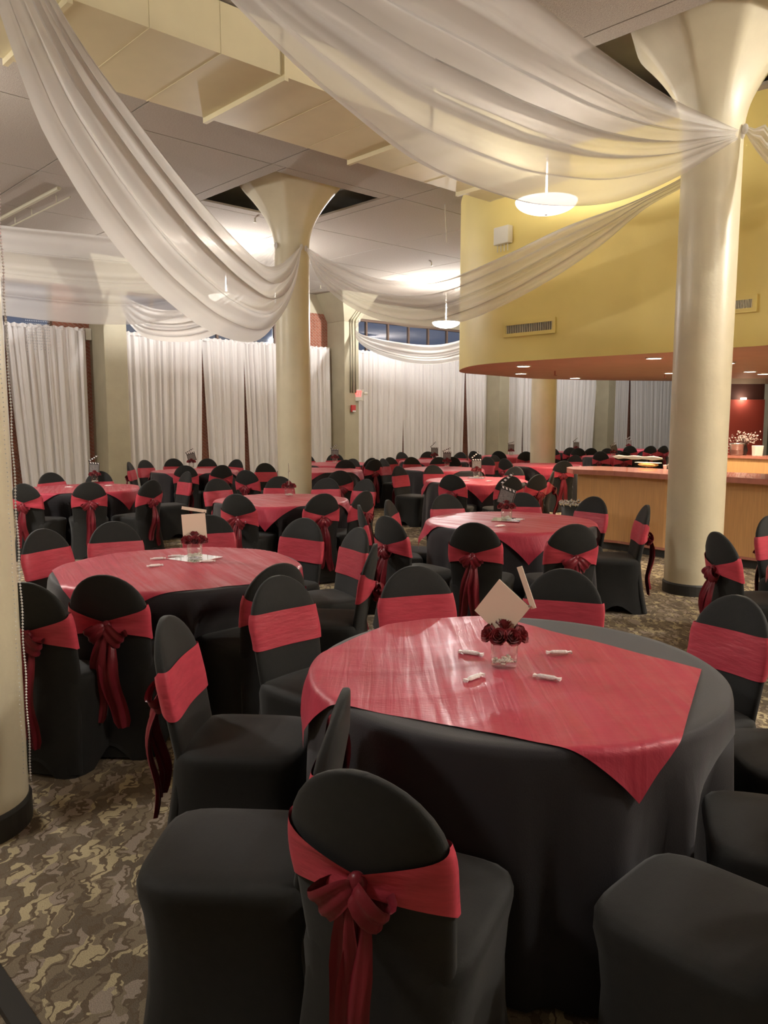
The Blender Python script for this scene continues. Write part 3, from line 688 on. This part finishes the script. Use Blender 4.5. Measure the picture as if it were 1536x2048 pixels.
# ------------------------------------------------------------------ litter bin by the bar
p = gz(1150, 1002, .66); e = tag(empty('litter_bin', (p.x, p.y, 0)), 'black litter bin with a shiny liner rim near the bar end', 'bin')
MB().lathe([(.13, 0), (.17, .62), (.165, .62), (.125, .02), (0, .02)], 24).build('bin_body', M['plastic'], e, True)
mb = MB(); nn = 36
for k in range(nn): bead(mb, (.175*math.cos(2*PI*k/nn), .175*math.sin(2*PI*k/nn), .635+.012*math.sin(k*2.3)), .022)
tag(mb.build('crumpled_liner_rim', M['metal'], e), None, kind='stuff')
# ================================================================== CHAIRS
SEG = 40
def rrect(hx, y0, y1, n=SEG, p=5.0, hem=None):
    cy = (y0+y1)/2; hy = (y1-y0)/2; out = []
    for i in range(n):
        a = 2*PI*i/n; c, s = math.cos(a), math.sin(a); r = (abs(c)**p+abs(s)**p)**(-1/p); out.append((hx*r*c, cy+hy*r*s, r))
    return out
def yback(z): return -.222-.088*(z-.44)/.48 if z >= .44 else -.222-.070*((.44-z)/.44)**1.3
def wback(z):
    if z < .40: return .186+.034*((.40-z)/.40)**1.5
    if z < .70: return .186+.012*min(1, (z-.40)/.25)
    q = (z-.70)/.222; return .198*math.sqrt(max(0, 1-q**2.15))
def seat_mesh():
    lv = [(0, .222, -.315, .240), (.05, .217, -.303, .232), (.14, .207, -.283, .220), (.26, .203, -.262, .217), (.36, .208, -.250, .226), (.42, .218, -.243, .238), (.447, .221, -.240, .241), (.462, .214, -.235, .235), (.472, .195, -.220, .215), (.477, .14, -.16, .15), (.479, .05, -.06, .05)]
    v = []; f = []
    for k, (z, hx, y0, y1) in enumerate(lv):
        for (x, y, r) in rrect(hx, y0, y1, p=6 if k < 6 else 5):
            zz = z
            if k < 3: zz = z+(.075-.02*k)*max(0, 1-(r-1)/.10)*(1-k/3)
            v.append((x, y, zz))
    n = SEG
    for k in range(len(lv)-1):
        for i in range(n): f.append((k*n+i, k*n+(i+1) % n, (k+1)*n+(i+1) % n, (k+1)*n+i))
    f.append(tuple((len(lv)-1)*n+i for i in range(n)))
    me = bpy.data.meshes.new('seat_cover'); me.from_pydata(v, [], f); me.materials.append(M['black']); me.shade_smooth(); return me
def bpt(a, z, grow=0.0):          # point on the backrest section at angle a
    hx = wback(z)+grow; ht = .030*(1 if z < .8 else max(.35, 1-(z-.8)/.12*.6))+grow; p = 3.2
    c, s = math.cos(a), math.sin(a); r = (abs(c)**p+abs(s)**p)**(-1/p); x = hx*r*c; y = ht*r*s
    return Vector((x, yback(z)+y+.022*(x/.2)**2, z))
def back_mesh():
    zs = [.015, .10, .20, .30, .38, .44, .50, .56, .62, .68, .72, .76, .80, .835, .865, .888, .905, .915, .920]; v = []; f = []; n = SEG
    for z in zs:
        for i in range(n): v.append(bpt(2*PI*i/n, z))
    for k in range(len(zs)-1):
        for i in range(n): f.append((k*n+i, k*n+(i+1) % n, (k+1)*n+(i+1) % n, (k+1)*n+i))
    f.append(tuple((len(zs)-1)*n+i for i in range(n)))
    me = bpy.data.meshes.new('backrest_cover'); me.from_pydata([tuple(q) for q in v], [], f); me.materials.append(M['black']); me.shade_smooth(); return me
def sash_mesh(seed):
    rn = random.Random(seed); v = []; n = 64; m = 9; zt, zb = .775+rn.uniform(-.008, .008), .600+rn.uniform(-.01, .01); kz = .672
    sk = rn.uniform(-.012, .012); p1 = rn.uniform(0, 6)
    for i in range(n):
        a = 2*PI*i/n; s = math.sin(a); g = 0
        if s < 0: g = min(1, max(0, 1-abs(math.cos(a))/.98))
        g2 = g**.75 if g > 0 else 0
        for j in range(m):
            w_ = j/(m-1); z = zt+(zb-zt)*w_; z = z*(1-g2)+(kz+.022*(1-2*w_))*g2; z += sk*math.cos(a)
            wr = .0025*math.sin(14*w_*PI+p1+2*math.cos(a))+.003*math.sin(3*a+5*w_+p1)
            v.append(bpt(a, z, .007+wr*(.4+g2)+.010*g2))
    me = bpy.data.meshes.new('sash_band'); me.from_pydata([tuple(q) for q in v], [], grid_faces(n, m, True)); me.materials.append(M['sash']); me.shade_smooth(); return me
def ribbon(path, wid, wdirs, fold=.0, nf=2, mname='x'):
    v = []; m = 9; n = len(path)
    for k in range(n):
        p = Vector(path[k]); d = Vector(wdirs[k] if isinstance(wdirs, list) else wdirs).normalized(); w_ = wid[k] if isinstance(wid, list) else wid
        t = (Vector(path[min(k+1, n-1)])-Vector(path[max(0, k-1)])).normalized(); nn = t.cross(d).normalized()
        for j in range(m):
            q = j/(m-1)-.5; v.append(p+d*(w_*q)+nn*(fold*math.sin(2*PI*nf*q+.15*k)*min(1, k/3)))
    me = bpy.data.meshes.new(mname); me.from_pydata([tuple(q) for q in v], [], grid_faces(n, m)); me.materials.append(M['bow']); me.shade_smooth(); return me
KY = yback(.672)-.050; KZ = .672
knot_m = MB().ell((0, 0, 0), .024, .020, .028, 14, 9).mesh('knot', M['bow'], True)
def loop_mesh(s, droop, ln):
    path = []; wid = []; wd = []
    for k in range(15):
        t = k/14; a = t*2*PI; L = ln*math.sin(PI*t)**.8 if False else ln*(.5-.5*math.cos(a))
        y = -.030*math.sin(a)*(1 if True else 0)-.012
        x = s*L*math.cos(droop); z = -L*math.sin(droop)+.004*math.sin(a*2)
        path.append((x, y, z)); wid.append(.022+.062*math.sin(PI*t)**.7)
        wd.append((s*math.sin(droop)*.9, .25*math.cos(a), math.cos(droop)))
    return ribbon(path, wid, wd, .004, 2, 'loop')
def tail_mesh(s, ln, spread, w0, seed):
    rn = random.Random(seed); path = []; wid = []; n = 16; ph = rn.uniform(0, 6)
    for k in range(n):
        t = k/(n-1); path.append((s*(.008+spread*t**1.2)+.006*math.sin(5*t+ph), -.012-.030*math.sin(PI*min(1, t*1.3))-.02*t+.012*math.sin(7*t+ph), -.012-ln*t)); wid.append((.020+w0*min(1, t*3.0)**.8)*(1-.12*t) if k < n-1 else w0*.75)
    return ribbon(path, wid, (1, .25*s, .12*s), .010, 1.5, 'tail')
seat_m = seat_mesh(); back_m = back_mesh()
def chair_proto(k):
    e = empty('banquet_chair')
    link('seat_cover', seat_m, e); link('backrest_cover', back_m, e)
    sb = link('sash', sash_mesh(k), e); rn = random.Random(50+k)
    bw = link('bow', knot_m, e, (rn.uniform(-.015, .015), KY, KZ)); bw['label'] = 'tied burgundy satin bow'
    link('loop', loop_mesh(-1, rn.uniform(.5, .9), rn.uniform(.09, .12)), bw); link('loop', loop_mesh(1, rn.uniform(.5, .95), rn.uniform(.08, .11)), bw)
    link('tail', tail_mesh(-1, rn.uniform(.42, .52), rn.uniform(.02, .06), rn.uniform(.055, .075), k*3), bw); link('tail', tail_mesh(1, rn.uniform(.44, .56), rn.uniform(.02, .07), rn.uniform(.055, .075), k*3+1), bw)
    return e
protos = [chair_proto(k) for k in range(6)]; used = [False]*6; cc = [0]
def place_chair(pos, fac, label, group, var=None):
    k = cc[0] % 6 if var is None else var; cc[0] += 1
    if used[k]: o = copy_tree(protos[k])
    else: o = protos[k]; used[k] = True
    o.location = (pos.x, pos.y, 0); o.rotation_euler = (0, 0, math.atan2(fac.y, fac.x)-PI/2)
    tag(o, label, 'chair', group); return o
BT = .308
def chair_px(px, py, label, group, table=None, fac=None, adj=True, var=None):
    p = gz(px, py, .92)
    if table is not None and adj:
        d = (p-table); d.z = 0
        if not (1.0 <= d.length <= 1.50):
            ry = Vector((p.x, p.y, 0)).normalized(); best = None
            for s in range(-60, 61):
                q = Vector((p.x, p.y, 0))+ry*(s*.05); dd = (q-Vector((table.x, table.y, 0))).length
                if 1.02 <= dd <= 1.5 and (best is None or abs(s) < best[0]): best = (abs(s), q)
            if best: p = Vector((best[1].x, best[1].y, .92))
    f = fac if fac else Vector((table.x-p.x, table.y-p.y, 0)).normalized()
    f = Vector((f.x, f.y, 0)).normalized()
    return place_chair(Vector((p.x, p.y, 0))+f*BT, f, label, group, var)

# ================================================================== TABLES
TR = .735; TZ = .76
def tc_mesh(seed, dents=()):
    rn = random.Random(seed); n = 128; fl = rn.randint(13, 16); ph = rn.uniform(0, 6); v = [(0, 0, TZ)]; rings = []
    prof = [(.2, TZ, 0), (.4, TZ, 0), (.6, TZ, 0), (.72, TZ, 0), (.752, TZ-.001, 0), (.764, TZ-.008, 0), (.769, TZ-.03, .04), (.772, TZ-.10, .15), (.778, TZ-.22, .4), (.785, TZ-.38, .7), (.79, TZ-.55, .9), (.795, TZ-.70, 1.), (.797, .012, 1.)]
    for r, z, k in prof:
        r *= TR/.762
        for i in range(n):
            a = 2*PI*i/n; f = math.sin(fl*a+ph+.3*math.sin(3*a))+.35*math.sin(2*fl*a+1.3*ph)
            rr = r+k*(.020+.026*f); v.append((rr*math.cos(a), rr*math.sin(a), z))
    fc = [(0, 1+i, 1+(i+1) % n) for i in range(n)]
    for k in range(len(prof)-1):
        for i in range(n): fc.append((1+k*n+i, 1+(k+1)*n+i, 1+(k+1)*n+(i+1) % n, 1+k*n+(i+1) % n))
    for (ct, inv) in dents:                  # chair seats push the hanging cloth inwards
        for q in range(1, len(v)):
            if v[q][2] < .60:
                p = inv @ Vector(v[q]); k2 = min(1, max(0, (.60-v[q][2])/.10))
                if abs(p.x) < .30 and p.y > -.34 and p.y < .275:
                    sx = min(1, (.30-abs(p.x))/.06); tgt = p.y+(.275-p.y)*sx*k2; p.y = tgt; v[q] = tuple(ct @ p)
    me = bpy.data.meshes.new('tablecloth'); me.from_pydata(v, [], fc); me.materials.append(M['cloth']); me.shade_smooth(); return me
def ov_mesh(seed, half=.70, n=72, quad=None):
    rn = random.Random(seed); v = []; ph = [rn.uniform(0, 6) for _ in range(6)]
    R = TR+.008
    for i in range(n):
        for j in range(n):
            s_ = i/(n-1); t_ = j/(n-1)
            if quad:
                q = [Vector((*c_, 0)) for c_ in quad]; p_ = q[0].lerp(q[1], s_).lerp(q[3].lerp(q[2], s_), t_); x, y = p_.x, p_.y
            else: x, y = (2*s_-1)*half, (2*t_-1)*half
            r = math.hypot(x, y); a = math.atan2(y, x)
            wr = .0016*math.sin(9*x+3*y+ph[0])+.0012*math.sin(17*y-5*x+ph[1])+.0010*math.sin(31*x+8*y+ph[2])+.0012*max(0, math.sin(7*x-23*y+2*math.sin(5*x)+ph[4]))**4
            if r <= R-.02: z = TZ+.0045+wr; X, Y = x, y
            else:
                s = r-(R-.02); rr = .03; th = min(PI/2, s/rr)
                out = rr*math.sin(th); dn = rr*(1-math.cos(th)); ex = max(0, s-rr*PI/2)
                k = min(1, ex/.12)
                fl = .018*k+.030*k*math.sin(11*a+ph[3])*(.6+.4*math.sin(3*a))
                r2 = R-.02+out+max(0, fl)+.016*k; X, Y = r2*math.cos(a), r2*math.sin(a); z = TZ+.0045+wr*(1-k)-dn-ex
            v.append((X, Y, z))
    me = bpy.data.meshes.new('table_overlay'); me.from_pydata(v, [], grid_faces(n, n)); me.materials.append(M['overlay']); me.shade_smooth(); return me
ovm = [ov_mesh(k) for k in range(3)]; ov1 = ov_mesh(5, n=110, quad=((-.96, -.22), (.27, -.86), (.67, -.05), (-.20, .98)))
ttop = MB().lathe([(0, .725), (.718, .725), (.723, .735), (.718, .752), (0, .752)], 48).mesh('tabletop', M['tablewood'])
tleg = MB().tube([(.34, .0, .726), (.40, 0, .0)], .014, 6).mesh('leg', M['dark'])
# centrepiece prototypes
def rose_mesh():
    mb = MB(); rn = random.Random(2)
    for ring, (npet, r, h, op) in enumerate(((3, .006, .020, .1), (4, .012, .022, .25), (5, .018, .021, .5), (6, .024, .017, .9))):
        for k in range(npet):
            a0 = 2*PI*k/npet+ring*.7; v = []; hw_ = PI/npet*1.35
            for i in range(5):
                for j in range(4):
                    a = a0+(i/4-.5)*2*hw_; t = j/3; rr = r*(.35+.65*t**.7)+.004*op*t**3; edge = 1-.25*abs(i/4-.5)**2*4
                    v.append((rr*math.cos(a), rr*math.sin(a), -.012+(h+.012)*t*edge-.006*op*t**4))
            mb.add(v, grid_faces(5, 4))
    mb.ell((0, 0, -.010), .014, .014, .012, 10, 6)
    me = bpy.data.meshes.new('rose'); me.from_pydata([tuple(q) for q in mb.v], [], mb.f); me.materials.append(M['rose']); me.shade_smooth(); return me
rose_m = rose_mesh()
vase_proto = dict(
    body=MB().lathe([(0, .004), (.046, .004), (.049, .012), (.050, .118), (.048, .118), (.046, .016), (.0, .012)], 32).mesh('vase_body', M['glass'], True))
gem_mb = MB(); rn = random.Random(9)
for k in range(70):
    a = rn.uniform(0, 6.28); r = .040*math.sqrt(rn.random()); gem_mb.ell((r*math.cos(a), r*math.sin(a), .018+rn.uniform(0, .014)), .0075, .0075, .004, 6, 4)
gem_m = gem_mb.mesh('glass_gems', M['gem'], True)
stick = MB().box(-.008, .150, -.003, .003, -.009, .009)
BDW, BDH = .150, .160
board_m = [MB().box(-BDW, 0, -.003, -.0005, -BDH, 0).mesh('board_back', M['card']), MB().box(-BDW, 0, -.0005, .003, -BDH, 0).mesh('board_front', M['cblk'])]
def clapper(loc, yaw, roll, open_, label, T=1):
    e = empty('clapperboard', loc); e.rotation_euler = (0, roll, yaw); tag(e, label, 'clapperboard', 'table centrepieces')
    # local x to the hinge side is 0; front faces +y, blank back faces -y; origin at the hinge corner of the board
    o = Vector((BDW/2, 0, .060))
    link('board_back', board_m[0], e, o); fb = link('board_front', board_m[1], e, o)
    fm = MB().box(-BDW+.008, -.008, .003, .0036, -BDH+.008, -.030).mesh('slate_face', M['slate']); link('slate_face', fm, fb)
    for (y0, y1, m_, nm) in ((-.003, 0, M['card'], 'back'), (0, .003, M['cblk'], 'front')):
        pass
    lo = MB().box(-BDW, 0, .0031, .0046, -.022, 0).build('lower_stick', M['cblk'], e, False, o)
    up = MB().box(-BDW, .006, .0, .003, .002, .022).build('clap_stick', M['cblk'], e, False, o); up.rotation_euler = (0, open_, 0)
    MB().box(-BDW, .006, -.003, .0, .002, .022).build('stick_back', M['card'], up)
    sm = MB(); sm.add([(0, .0047, -.020), (.017, .0047, -.020), (.026, .0047, -.002), (.009, .0047, -.002), (0, .0055, -.020), (.017, .0055, -.020), (.026, .0055, -.002), (.009, .0055, -.002)], [(0, 1, 2, 3), (4, 5, 6, 7), (0, 1, 5, 4), (1, 2, 6, 5), (2, 3, 7, 6), (3, 0, 4, 7)])
    sme = sm.mesh('stripe', M['white'])
    for k in range(4):
        link('stripe', sme, lo, (-.144+k*.036, 0, 0)); s_ = link('stripe', sme, up, (-.144+k*.036, -.0015, .023))
    MB().lathe([(0, 0), (.004, 0), (.004, .008), (0, .008)], 10).build('hinge_pin', M['metal'], e, False, o+Vector((-.004, -.004, .006))).rotation_euler = (PI/2, 0, 0)
    return e
candy_mb = MB(); candy_mb.tube([(-.026, 0, .006), (-.018, 0, .006), (.018, 0, .006), (.026, 0, .006)], [.0035, .0062, .0062, .0035], 10)
for s in (-1, 1): candy_mb.add([(s*.024, -.003, .005), (s*.024, .003, .005), (s*.036, .008, .002), (s*.036, -.008, .002), (s*.024, -.003, .008), (s*.024, .003, .008), (s*.036, .008, .009), (s*.036, -.008, .009)], [(0, 1, 2, 3), (4, 5, 6, 7), (0, 1, 5, 4), (1, 2, 6, 5), (2, 3, 7, 6), (3, 0, 4, 7)])
candy_m = candy_mb.mesh('wrapped_candy', M['candy'], False)
mirror_m = MB().box(-.125, .125, -.125, .125, 0, .005).mesh('mirror_tile', M['mirror'])
ZTT = TZ+.007
def candies(tname, pts):
    for (px, py, rz) in pts:
        p = gz(px, py, ZTT); o = link('wrapped_candy', candy_m, None, (p.x, p.y, ZTT-.001)); o.rotation_euler.z = rz; o.scale = (1.35,)*3
        tag(o, 'white wrapped candy on '+tname, 'candy', 'wrapped candies on '+tname)
tid = [0]; cloths = []
def table(px, py, tname, rot, yaw=PI, roll=0.0, open_=.55, vase_px=None, mirror=False, nroses=7, clap=True, board_label=None, dz=0, pos=None):
    """round table, black cloth, red square overlay and its centrepiece; the place comes from the table-top plane"""
    c = gz(px, py, TZ) if pos is None else Vector((*pos, TZ)); k = tid[0]; tid[0] += 1
    t = tag(empty('round_table', (c.x, c.y, 0)), tname.replace('the ', 'round ', 1)+', dressed in black and red cloths', 'table', 'round banquet tables')
    link('tabletop', ttop, t)
    for q in range(4): l = link('leg', tleg, t); l.rotation_euler.z = q*PI/2+.4
    o = link('tablecloth', bpy.data.meshes.new('tmp'), None, (c.x, c.y, 0)); cloths.append((o, k)); tag(o, 'black cloth on '+tname, 'tablecloth', 'black tablecloths')
    o = link('table_overlay', ov1 if k == 0 else ovm[k % 3], None, (c.x, c.y, 0)); o.rotation_euler.z = rot; tag(o, 'red satin overlay on '+tname, 'overlay cloth', 'red overlays')
    if clap is None: return c
    vp = gz(*vase_px, ZTT) if vase_px else Vector((c.x, c.y, ZTT)); z0 = ZTT
    if mirror:
        o = link('mirror_tile', mirror_m, None, (vp.x, vp.y, ZTT)); o.rotation_euler.z = rot+.5; tag(o, 'square mirror tile on '+tname, 'mirror', 'mirror tiles'); z0 += .005
    v = tag(empty('glass_vase', (vp.x, vp.y, z0-.004)), 'clear glass vase on '+tname, 'vase', 'glass vases')
    link('vase_body', vase_proto['body'], v); gm = link('glass_gems', gem_m, v); gm['kind'] = 'stuff'
    for q in range(nroses):
        a = 2*PI*q/(nroses-1)+.3; r = .058 if q < nroses-1 else 0; o = link('rose', rose_m, None, (vp.x+r*math.cos(a), vp.y+r*math.sin(a), z0+(.118 if r else .150)))
        o.rotation_euler = (0, .95 if r else .1, a); o.rotation_mode = 'XYZ'; o.scale = (1.25,)*3; tag(o, 'dark red rose on '+tname, 'rose', 'roses on '+tname)
    if clap:
        clapper(Vector((vp.x, vp.y, z0+.225)), yaw, roll, open_, board_label or ('striped clapperboard in roses on '+tname))
    return c
n1, n2, n3, n4 = 'the table with the tilted blank card', 'the table with the upright blank card', 'the table near the litter bin', 'the table in front of the swag-meeting pillar'
T1 = table(1027, 1332, n1, 0.0, yaw=math.radians(-32), roll=math.radians(37), open_=.55, vase_px=(1008, 1331), nroses=9, board_label='tilted blank cream back of a clapperboard stuck in roses')
T2 = table(358, 1134, n2, math.radians(28), yaw=math.radians(8), roll=math.radians(-3), open_=.22, vase_px=(390, 1117), mirror=True, nroses=9, board_label='upright blank cream back of a clapperboard stuck in roses')
T3 = table(1020, 1043, n3, math.radians(47), yaw=PI-.6, roll=-.3, open_=1.0, vase_px=(1013, 1040), mirror=True)
T4 = table(563, 1000, n4, math.radians(40), yaw=PI/2+.1, roll=.1, vase_px=(578, 992))
n5, n6, n8 = 'the table by the curtain near the beaded pillar', 'the table at the curtains behind the upright card', 'the table before the pillar beyond the bar'
T5 = table(165, 977, n5, math.radians(20), yaw=PI-.1, roll=-.1, open_=.65, vase_px=(190, 965))
T6 = table(390, 942, n6, math.radians(45), yaw=PI+.2, roll=.25, open_=.3, vase_px=(383, 936))
n7, n9, n10, n11 = 'the table right behind the swag-meeting pillar', 'the nearer table under the far swag', 'the farther table under the far swag', 'the table at the foot of the exit pilaster'
T7 = table(640, 940.5, n7, math.radians(30), clap=None)
T8 = table(953, 961, n8, math.radians(44), yaw=PI-.1, roll=0, open_=.7, vase_px=(953, 956), mirror=True)
T9 = table(885, 938, n9, math.radians(38), yaw=PI, open_=.4, vase_px=(894, 934))
T10 = table(868, 922, n10, math.radians(42), yaw=PI-.1, open_=.8, vase_px=(869, 921))
T11 = table(672, 928, n11, math.radians(44), yaw=PI-.1, open_=.55, vase_px=(670, 926))
n12, n13, n14, n15, n16 = 'the table by the pilaster under the canopy', 'the table beside the pillar beyond the bar', 'the table behind the bar end', 'the table over the middle of the bar', 'the table by the last curtain over the bar'
T12 = table(1024, 912, n12, math.radians(44), yaw=PI, open_=.25, vase_px=(1022, 911))
T13 = table(1085, 930, n13, math.radians(40), clap=None)
T14 = table(1150, 904, n14, math.radians(30), yaw=PI, open_=.7, vase_px=(1152, 905))
T15 = table(1228, 913, n15, math.radians(30), yaw=PI+.2, roll=.3, open_=.2, vase_px=(1227, 914))
T16 = table(1262, 899, n16, math.radians(30), yaw=PI, open_=.6, vase_px=(1257, 899))
T17 = table(0, 0, 'the table at the bar side of the big pillar', .3, clap=None, pos=(3.40, 5.05))
candies(n1, [(942, 1309, -.45), (1118, 1308, 0), (1094, 1358, -.5), (948, 1358, .8)])
candies(n2, [(316, 1119, .3), (352, 1114, .2), (310, 1133, .5), (415, 1124, .2)])
candies(n3, [(1000, 1053, .5), (1038, 1040, -.2)]); candies(n5, [(138, 975, 0), (217, 972, .2)]); candies(n8, [(933, 962, 0), (978, 963, 0)])

# chairs: seat places read from where each backrest top stands
def label_for(t, far): return 'black covered banquet chair with a red satin sash at '+t
def ring(T, name, pts, group=None, adj=True):
    for q in pts:
        fac = None; var = None
        if len(q) > 2: fac = Vector((*q[2], 0))
        chair_px(q[0], q[1], 'black covered chair at '+name, group or ('chairs around '+name), T, fac, adj)
g1 = 'chairs around '+n1
chair_px(828, 1132, 'black covered chair with smooth red sash across from the bow, facing the vase', g1, T1, var=0)
chair_px(1130, 1138, 'black covered chair with smooth red sash partly behind the tilted blank card', g1, T1, var=3)
chair_px(1482, 1192, 'black covered chair with a wide red sash near the overlay corner without a drop', g1, T1, var=2)
chair_px(330, 1234, 'black covered chair with seat tucked toward the hanging overlay corner, bow tails to the floor', g1, T1, var=4)
chair_px(553, 1152, 'black covered chair between the two blank-card tables, turned to the tilted card', g1, T1, var=1)
place_chair(Vector((-.415, 2.09, 0)), Vector((-1, .06, 0)), 'black covered chair turned away from the table, its back to the cloth', g1, 5)
place_chair(Vector((.075, 1.86, 0)), Vector((.42, .90, 0)), 'black covered chair with a large burgundy bow hanging down its back', g1, 0)
place_chair(Vector((.80, 1.78, 0)), Vector((-.70, .72, 0)), 'black covered chair with its broad seat angled to the hanging overlay corner', g1, 1)
place_chair(Vector((1.20, 2.18, 0)), Vector((-.95, .30, 0)), 'black covered chair with its empty seat against the black cloth side', g1, 2)
place_chair(Vector((1.49, 2.72, 0)), Vector((-1, .06, 0)), 'black covered chair with its empty seat beside the wide-sashed chair', g1, 3)
for q, lab in (((205, 1150), 'black covered chair with wide-spread bow tails between the bead-hung pillar and upright-card table'),
        ((225, 1043), 'black covered chair at the upright-card table, backing onto the curtain-side table'),
        ((82, 1058), 'black covered chair just past the bead-hung pillar, red sash front showing'),
        ((610, 1036), 'black covered chair at the upright-card table, back to a bowed chair of the next'),
        ((420, 1030), 'black covered chair right behind the upright blank card'),
        ((560, 1127), 'black covered chair back to back with one of the tilted-card table'),
        ((720, 1055), 'black covered chair turned sideways to the upright-card table, sash front showing'),
        ((750, 1088), 'black covered edge-on chair with its bow toward the tilted-card table'),
        ((52, 1165), 'black covered chair half hidden behind the bead-hung pillar, tight red sash')):
    chair_px(q[0], q[1], lab, 'chairs around '+n2, T2)
for q, lab in (((948, 1045), 'black covered chair with a full bow between the litter-bin table and tilted card'),
        ((1150, 1048), 'bowed black covered chair at the litter-bin table, on the big pillar side'),
        ((1295, 1010), 'black covered chair in profile between the litter-bin table and the big pillar'),
        ((1190, 993), 'black covered chair standing in front of the litter bin'),
        ((890, 988), 'black covered chair at the litter-bin table, back to a bowed chair'),
        ((1045, 985), 'black covered chair behind the striped clapperboard of the litter-bin table'),
        ((773, 1032), 'bowed black covered chair between the litter-bin table and the upright-card table'),
        ((775, 1000), 'black covered chair facing the litter-bin table next to an edge-on chair'),
        ((718, 1010), 'black covered chair standing edge-on apart from the litter-bin table')):
    chair_px(q[0], q[1], lab, 'chairs around '+n3, T3)
for q, lab in (((472, 988), 'bowed black covered chair of the pillar-front table beside the upright blank card'),
        ((647, 987), 'bowed black covered chair beside the hanging overlay corner of the pillar-front table'),
        ((731, 982), 'bowed black covered chair of the pillar-front table on the aisle side'),
        ((558, 952), 'black covered chair of the pillar-front table standing right before the pillar'),
        ((655, 956), 'black covered chair of the pillar-front table backing onto the table behind the pillar'),
        ((733, 958), 'black covered chair of the pillar-front table next to long bow tails in the aisle'),
        ((432, 957), 'black covered chair of the pillar-front table backing onto the curtain-side tables')):
    chair_px(q[0], q[1], lab, 'chairs around '+n4, T4)
for q, lab in (((46, 967), 'bowed black covered chair of the curtain-side table against the bead-hung pillar edge'),
        ((178, 962), 'bowed black covered chair standing before the clapperboard of the curtain-side table'),
        ((304, 960), 'bowed black covered chair at the end of the curtain-side table, toward the upright card'),
        ((100, 945), 'black covered chair facing out before the bead-fringed curtain'),
        ((199, 943), 'black covered chair facing out in front of the first pilaster'),
        ((375, 942), 'black covered chair turned sideways between curtain-side table and pillar-front table')):
    chair_px(q[0], q[1], lab, 'chairs around '+n5, T5)
ring(T6, n6, [(288, 920), (257, 924), (346, 917), (370, 930), (415, 917), (444, 930), (474, 920)])
ring(T7, n7, [(491, 940), (529, 926, (.5, -.85)), (680, 941)], None, False)
ring(T7, n7, [(706, 919)])
for q, lab in (((796, 930), 'black covered chair with long bow tails hanging to the aisle carpet'),
        ((865, 930), 'black covered chair facing the bar-end pillar table from the aisle'),
        ((903, 949), 'bowed black covered chair by the hanging overlay of the bar-end pillar table'),
        ((1021, 952), 'bowed black covered chair right behind the litter-bin table clapperboard'),
        ((1032, 934), 'black covered chair facing out just before the bar-end pillar'),
        ((1078, 949), 'bowed black covered chair standing at the foot of the bar-end pillar'),
        ((1107, 942), 'black covered chair with bright front sash between bar-end pillar and litter bin')):
    chair_px(q[0], q[1], lab, 'chairs around '+n8, T8)
ring(T9, n9, [(822, 914), (779, 912), (765, 917), (878, 914), (977, 915)])
ring(T10, n10, [(802, 907), (856, 904), (922, 906), (960, 909), (905, 914)])
ring(T11, n11, [(612, 910), (670, 907), (691, 920), (744, 914), (750, 921)])
ring(T12, n12, [(947, 902), (997, 899), (1052, 903)])
ring(T13, n13, [(1009, 917), (988, 910), (1128, 928)])
place_chair(Vector((3.72, 16.0, 0)), Vector((-.75, -.66, 0)), 'black covered chair at '+n13, 'chairs around '+n13)
ring(T14, n14, [(1104, 898), (1141, 893), (1157, 902), (1183, 896)])
ring(T15, n15, [(1201, 901), (1215, 899), (1248, 900)])
ring(T16, n16, [(1260, 896), (1302, 894), (1328, 897)])
ring(T17, 'the table at the bar side of the big pillar', [(1434, 1064, (1, .12)), (1540, 1045)])

# the hanging cloths, pushed in where chairs are tucked under the tables
bpy.context.view_layer.update()
chairs = [o for o in COL.objects if o.name.startswith('banquet_chair') and o.parent is None]
for o, k in cloths:
    near = []
    for ch in chairs:
        d = Vector(o.location)-Vector(ch.location); a = ch.rotation_euler.z+PI/2
        if d.length < 1.4 and (math.cos(a)*d.x+math.sin(a)*d.y) > .6*d.length:
            mw = Matrix.Translation(-Vector(o.location)) @ Matrix.Translation(Vector(ch.location)) @ Matrix.Rotation(ch.rotation_euler.z, 4, 'Z')
            near.append((mw, mw.inverted()))
    old = o.data; o.data = tc_mesh(k, near); bpy.data.meshes.remove(old)

p0, p1 = gz(-60, 1890, 0), gz(60, 2075, 0)
d = (p1-p0); tag(MB().box(0, d.length, -.03, .03, 0, .025).build('metal_foot', M['dark'], None, False, p0), 'dark flat metal foot lying on the carpet below the bead-hung pillar', 'stand foot').rotation_euler.z = math.atan2(d.y, d.x)
